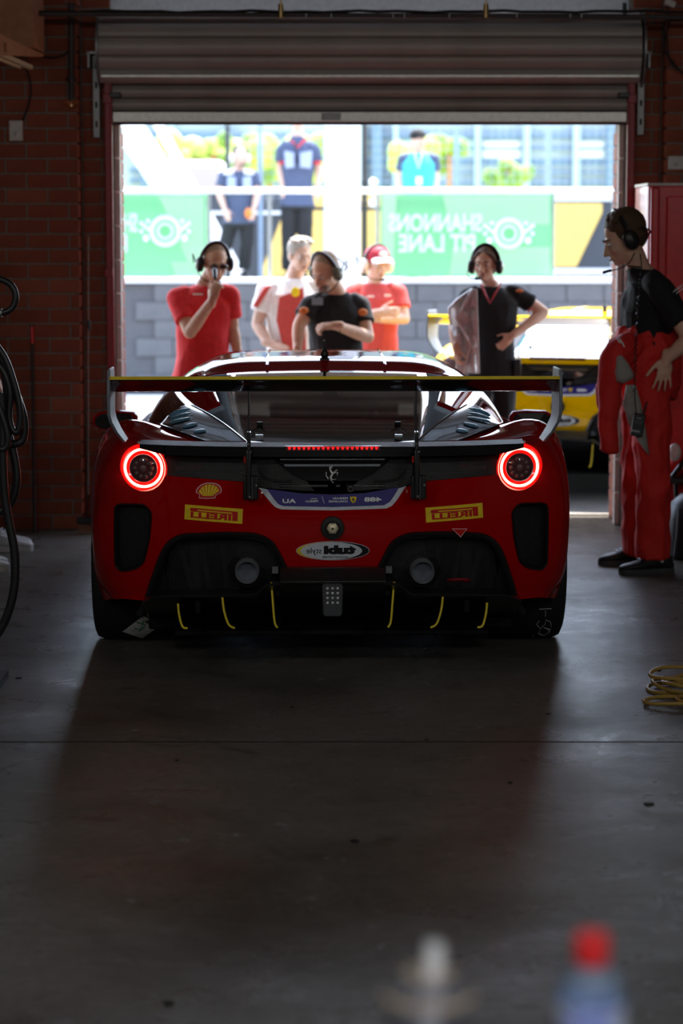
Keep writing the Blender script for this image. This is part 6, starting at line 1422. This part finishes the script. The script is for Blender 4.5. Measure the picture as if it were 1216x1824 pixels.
hose([(-10, 640), (8, 665), (18, 700), (16, 740), (22, 765), (32, 768), (36, 740), (30, 700), (10, 640), (-15, 605)], .0125, parent=t, Yp=8.97)
hose([(-20, 690), (5, 745), (22, 800), (30, 850), (22, 890), (5, 908), (-20, 920)], .0155, parent=t, Yp=9.02)
hose([(2, 700), (5, 760), (5, 820), (8, 880), (16, 930), (26, 985), (26, 1040), (15, 1090), (-5, 1130), (-30, 1150)], .0165, parent=t, Yp=8.95)
hose([(-20, 680), (2, 735), (14, 780), (6, 800), (-20, 790)], .013, parent=t, Yp=8.94)
c = at(-20, 640, 9.0); rl = MB().tube([(c.x - .25 + .26 * math.cos(a * .3), 9.06, c.z + .26 * math.sin(a * .3)) for a in range(21)], .02, 8, closed=True); rl.build('reel_rim', 'red_frame', t)
MB().cyl((c.x - .25, 9.0, c.z), (c.x - .25, 9.16, c.z), .12).build('reel_hub', 'black_plastic', t); MB().cyl((c.x - .25, 9.14, 0), (c.x - .25, 9.14, c.z), .03).box((c.x - .25, 9.14, .015), (.5, .5, .03)).build('reel_stand', 'black_plastic', t)
# yellow air line coil on the floor, right edge
g0 = gnd(1225, 1240); t = empty('air_line', (g0.x, g0.y, 0), label='coiled yellow air line lying on the floor at the right edge', cat='hose')
mat('hose_yellow', (.36, .23, .05), .5)
for i, (dx, dy, rx, ry, z0, tl) in enumerate(((0, .10, .14, .12, .010, .0), (.02, .04, .15, .13, .026, .02), (.03, -.02, .13, .11, .040, -.02), (-.02, -.17, .17, .10, .010, .01), (.06, -.20, .13, .10, .024, .02), (.08, .08, .13, .10, .045, .03), (.02, .12, .15, .09, .055, .02))):
    pts = [(g0.x + dx + rx * math.cos(a * .28 + i), g0.y + dy + ry * math.sin(a * .28 + i), z0 + .004 * math.sin(a * .9 + i) + abs(tl) * .5 * (1 + math.sin(a * .28))) for a in range(23)]
    MB().tube(pts, .0075, 8).build('coil', 'hose_yellow', t)
MB().tube([(g0.x + .2, g0.y - .1, .009), (g0.x + .5, g0.y - .3, .009), (g0.x + 1.0, g0.y - .2, .009)], .0075, 8).build('tail', 'hose_yellow', t)
# bench in front of the camera with a bottle and a cup
TZ = .88
t = empty('bench', (.15, 2.25, 0), label='dark workbench just below the lower edge of the frame carrying bottle and cup', cat='bench')
MB().box((.15, 2.22, TZ - .02), (1.6, .55, .04)).build('bench_top', 'black_matt', t, bevel=.004)
for sx in (-.75, .75):
    for sy in (-.22, .22): MB().box((.15 + sx, 2.22 + sy, (TZ - .04) / 2), (.05, .05, TZ - .04)).build('leg', 'black_plastic', t)
def lathe(b, c, prof, n=28): b.loft([[V((c.x + r * math.cos(a * 2 * math.pi / n), c.y + r * math.sin(a * 2 * math.pi / n), c.z + z)) for a in range(n)] for r, z in prof], caps=False); return b
mat('pet_plastic', (.55, .72, .95), .12, trans=.72, ior=1.2); mat('bottle_label', (.25, .32, .80), .5, var=(22, (.75, .82, .95), .42, .58)); mat('cap_bottle', (.9, .03, .035), .4); mat('clear_cup', (.75, .78, .9), .1, trans=.9, ior=1.15); mat('straw_white', (.93, .95, .98), .4); mat('tan_rim', (.62, .5, .38), .4)
YB = 2.25
cb0 = at(1053, 1680, YB); H_ = cb0.z - TZ; t = empty('water_bottle', (cb0.x, YB, TZ), label='clear water bottle with a red cap standing on the bench at the lower right', cat='bottle')
c = V((cb0.x, YB, TZ)); h = H_
lathe(MB(), c, [(.0, .002), (.026, .001), (.031, .008), (.032, h * .3), (.0305, h * .34), (.032, h * .38), (.032, h * .76), (.030, h * .81), (.024, h * .86), (.015, h * .90), (.0125, h * .92), (.0125, h * .95)]).build('body', 'pet_plastic', t)
lathe(MB(), c, [(.0328, h * .40), (.0328, h * .72)]).build('label', 'bottle_label', t)
lathe(MB(), c, [(.0, .004), (.029, .004), (.030, h * .60), (.0, h * .60)]).build('water', 'pet_plastic', t)
lathe(MB(), c, [(.0155, h * .90), (.0165, h * .91), (.0165, h * 1.03), (.0145, h * 1.05), (.0, h * 1.05)]).build('cap', 'cap_bottle', t)
cu = at(763, 1772, 2.2); t = empty('drink_cup', (cu.x, 2.2, TZ), label='clear plastic cup with a lid and a thick white straw on the bench', cat='cup')
h = cu.z - TZ; c = V((cu.x, 2.2, TZ))
lathe(MB(), c, [(.0, .002), (.030, .002), (.041, h)]).build('cup', 'clear_cup', t)
MB().tube([V((c.x + .041 * math.cos(a * .314), c.y + .041 * math.sin(a * .314), c.z + h)) for a in range(20)], .0032, 8, closed=True).build('rim', 'tan_rim', t)
lathe(MB(), c, [(.041, h), (.039, h + .008), (.022, h + .020)]).build('lid', 'clear_cup', t)
MB().tube([V((c.x + .021 * math.cos(a * .314), c.y + .021 * math.sin(a * .314), c.z + h + .020)) for a in range(20)], .0026, 8, closed=True).build('lid_rim', 'tan_rim', t)
tp = at(774, 1682, 2.2); MB().tube([V((c.x - .008, 2.2, TZ + .012)), V((tp.x, 2.2, tp.z))], .0085, 14).build('straw', 'straw_white', t)
# tyre stack corner and gear behind the mechanic
c = at(1232, 955, 12.6); mat('tyre_bluish', (.012, .014, .017), .45)
t = empty('bag', (at(1240, 960, 12.7).x, 12.75, 0), label='large dark rounded bag standing on the floor behind the mechanic', cat='bag')
xb = at(1240, 960, 12.75).x; b = MB(); b.loft([[V((xb + a * .15 * math.cos(q * math.pi / 10), 12.85 + a * .17 * math.sin(q * math.pi / 10), z)) for q in range(20)] for a, z in ((.8, .0), (.98, .03), (1.0, .12), (.95, .22), (.82, .30), (.5, .345), (.1, .355))]); b.build('body', 'tyre_bluish', t)
MB().tube([(xb - .10, 12.72, .28), (xb - .11, 12.70, .15), (xb - .12, 12.72, .03)], .007, 6).build('seam', 'lamp_grey', t)
t = empty('folding_chair', (at(1230, 850, 12.95).x, 13.05, 0), label='black framed folding chair with red and white cloth behind the mechanic', cat='chair')
xa2 = at(1195, 850, 13.05).x; z_ = at(1200, 852, 13.05).z
MB().tube([(xa2, 13.05, z_), (xa2 + .16, 13.05, z_ + .22)], .014, 8).build('frame_bar', 'black_plastic', t); MB().box((xa2 + .18, 13.15, z_ - .01), (.40, .3, .03)).build('seat', 'black_plastic', t, bevel=.006)
for dx in (.02, .34): MB().tube([(xa2 + dx, 13.03, z_), (xa2 + dx + .03, 13.06, .0)], .012, 8).build('leg', 'black_plastic', t)
b = MB(); random.seed(11)
for i in range(9): b.ell((xa2 + .03 + i * .035, 13.15, z_ + .05 + .03 * math.sin(i)), (.05, .07, .06))
remesh(b, .008, 'suit_red', 'red_cloth', t, 2, (14, .012, 1)); MB().ell((xa2 + .02, 13.07, z_ + .14), (.035, .04, .05)).ell((xa2 + .08, 13.02, z_ + .06), (.02, .03, .03)).build('white_cloth', 'shirt_white', t)
# scraps and pebbles of rubber on the floor
random.seed(21)
SCN = ['at the far left, well behind the car', 'in the middle of the floor in the foreground', 'in the foreground left of centre', 'right of centre in the red glow', 'near the right edge', 'right behind the right rear tyre, farther back', 'just left of the yellow air line', 'behind the car near its centre', 'on the left in the red glow', 'right of centre behind the car']
for si, (px, py, s_) in enumerate(((33, 1208, .010), (632, 1500, .012), (300, 1788, .012), (908, 1395, .009), (1155, 1433, .012), (976, 1272, .008), (1172, 1195, .009), (520, 1120 + 140, .006), (315, 1355, .007), (760, 1318, .006))):
    g_ = gnd(px, py); o = MB().box((g_.x, g_.y, s_ * .25), (s_ * 2.2, s_ * 1.6, s_ * .5), Matrix.Rotation(random.random() * 3, 3, 'Z')).build('rubber_scrap', 'black_rubber', bevel=.002)
    tag(o, 'tiny black rubber scrap on the floor ' + SCN[si], 'scrap', 'rubber scraps on the floor')
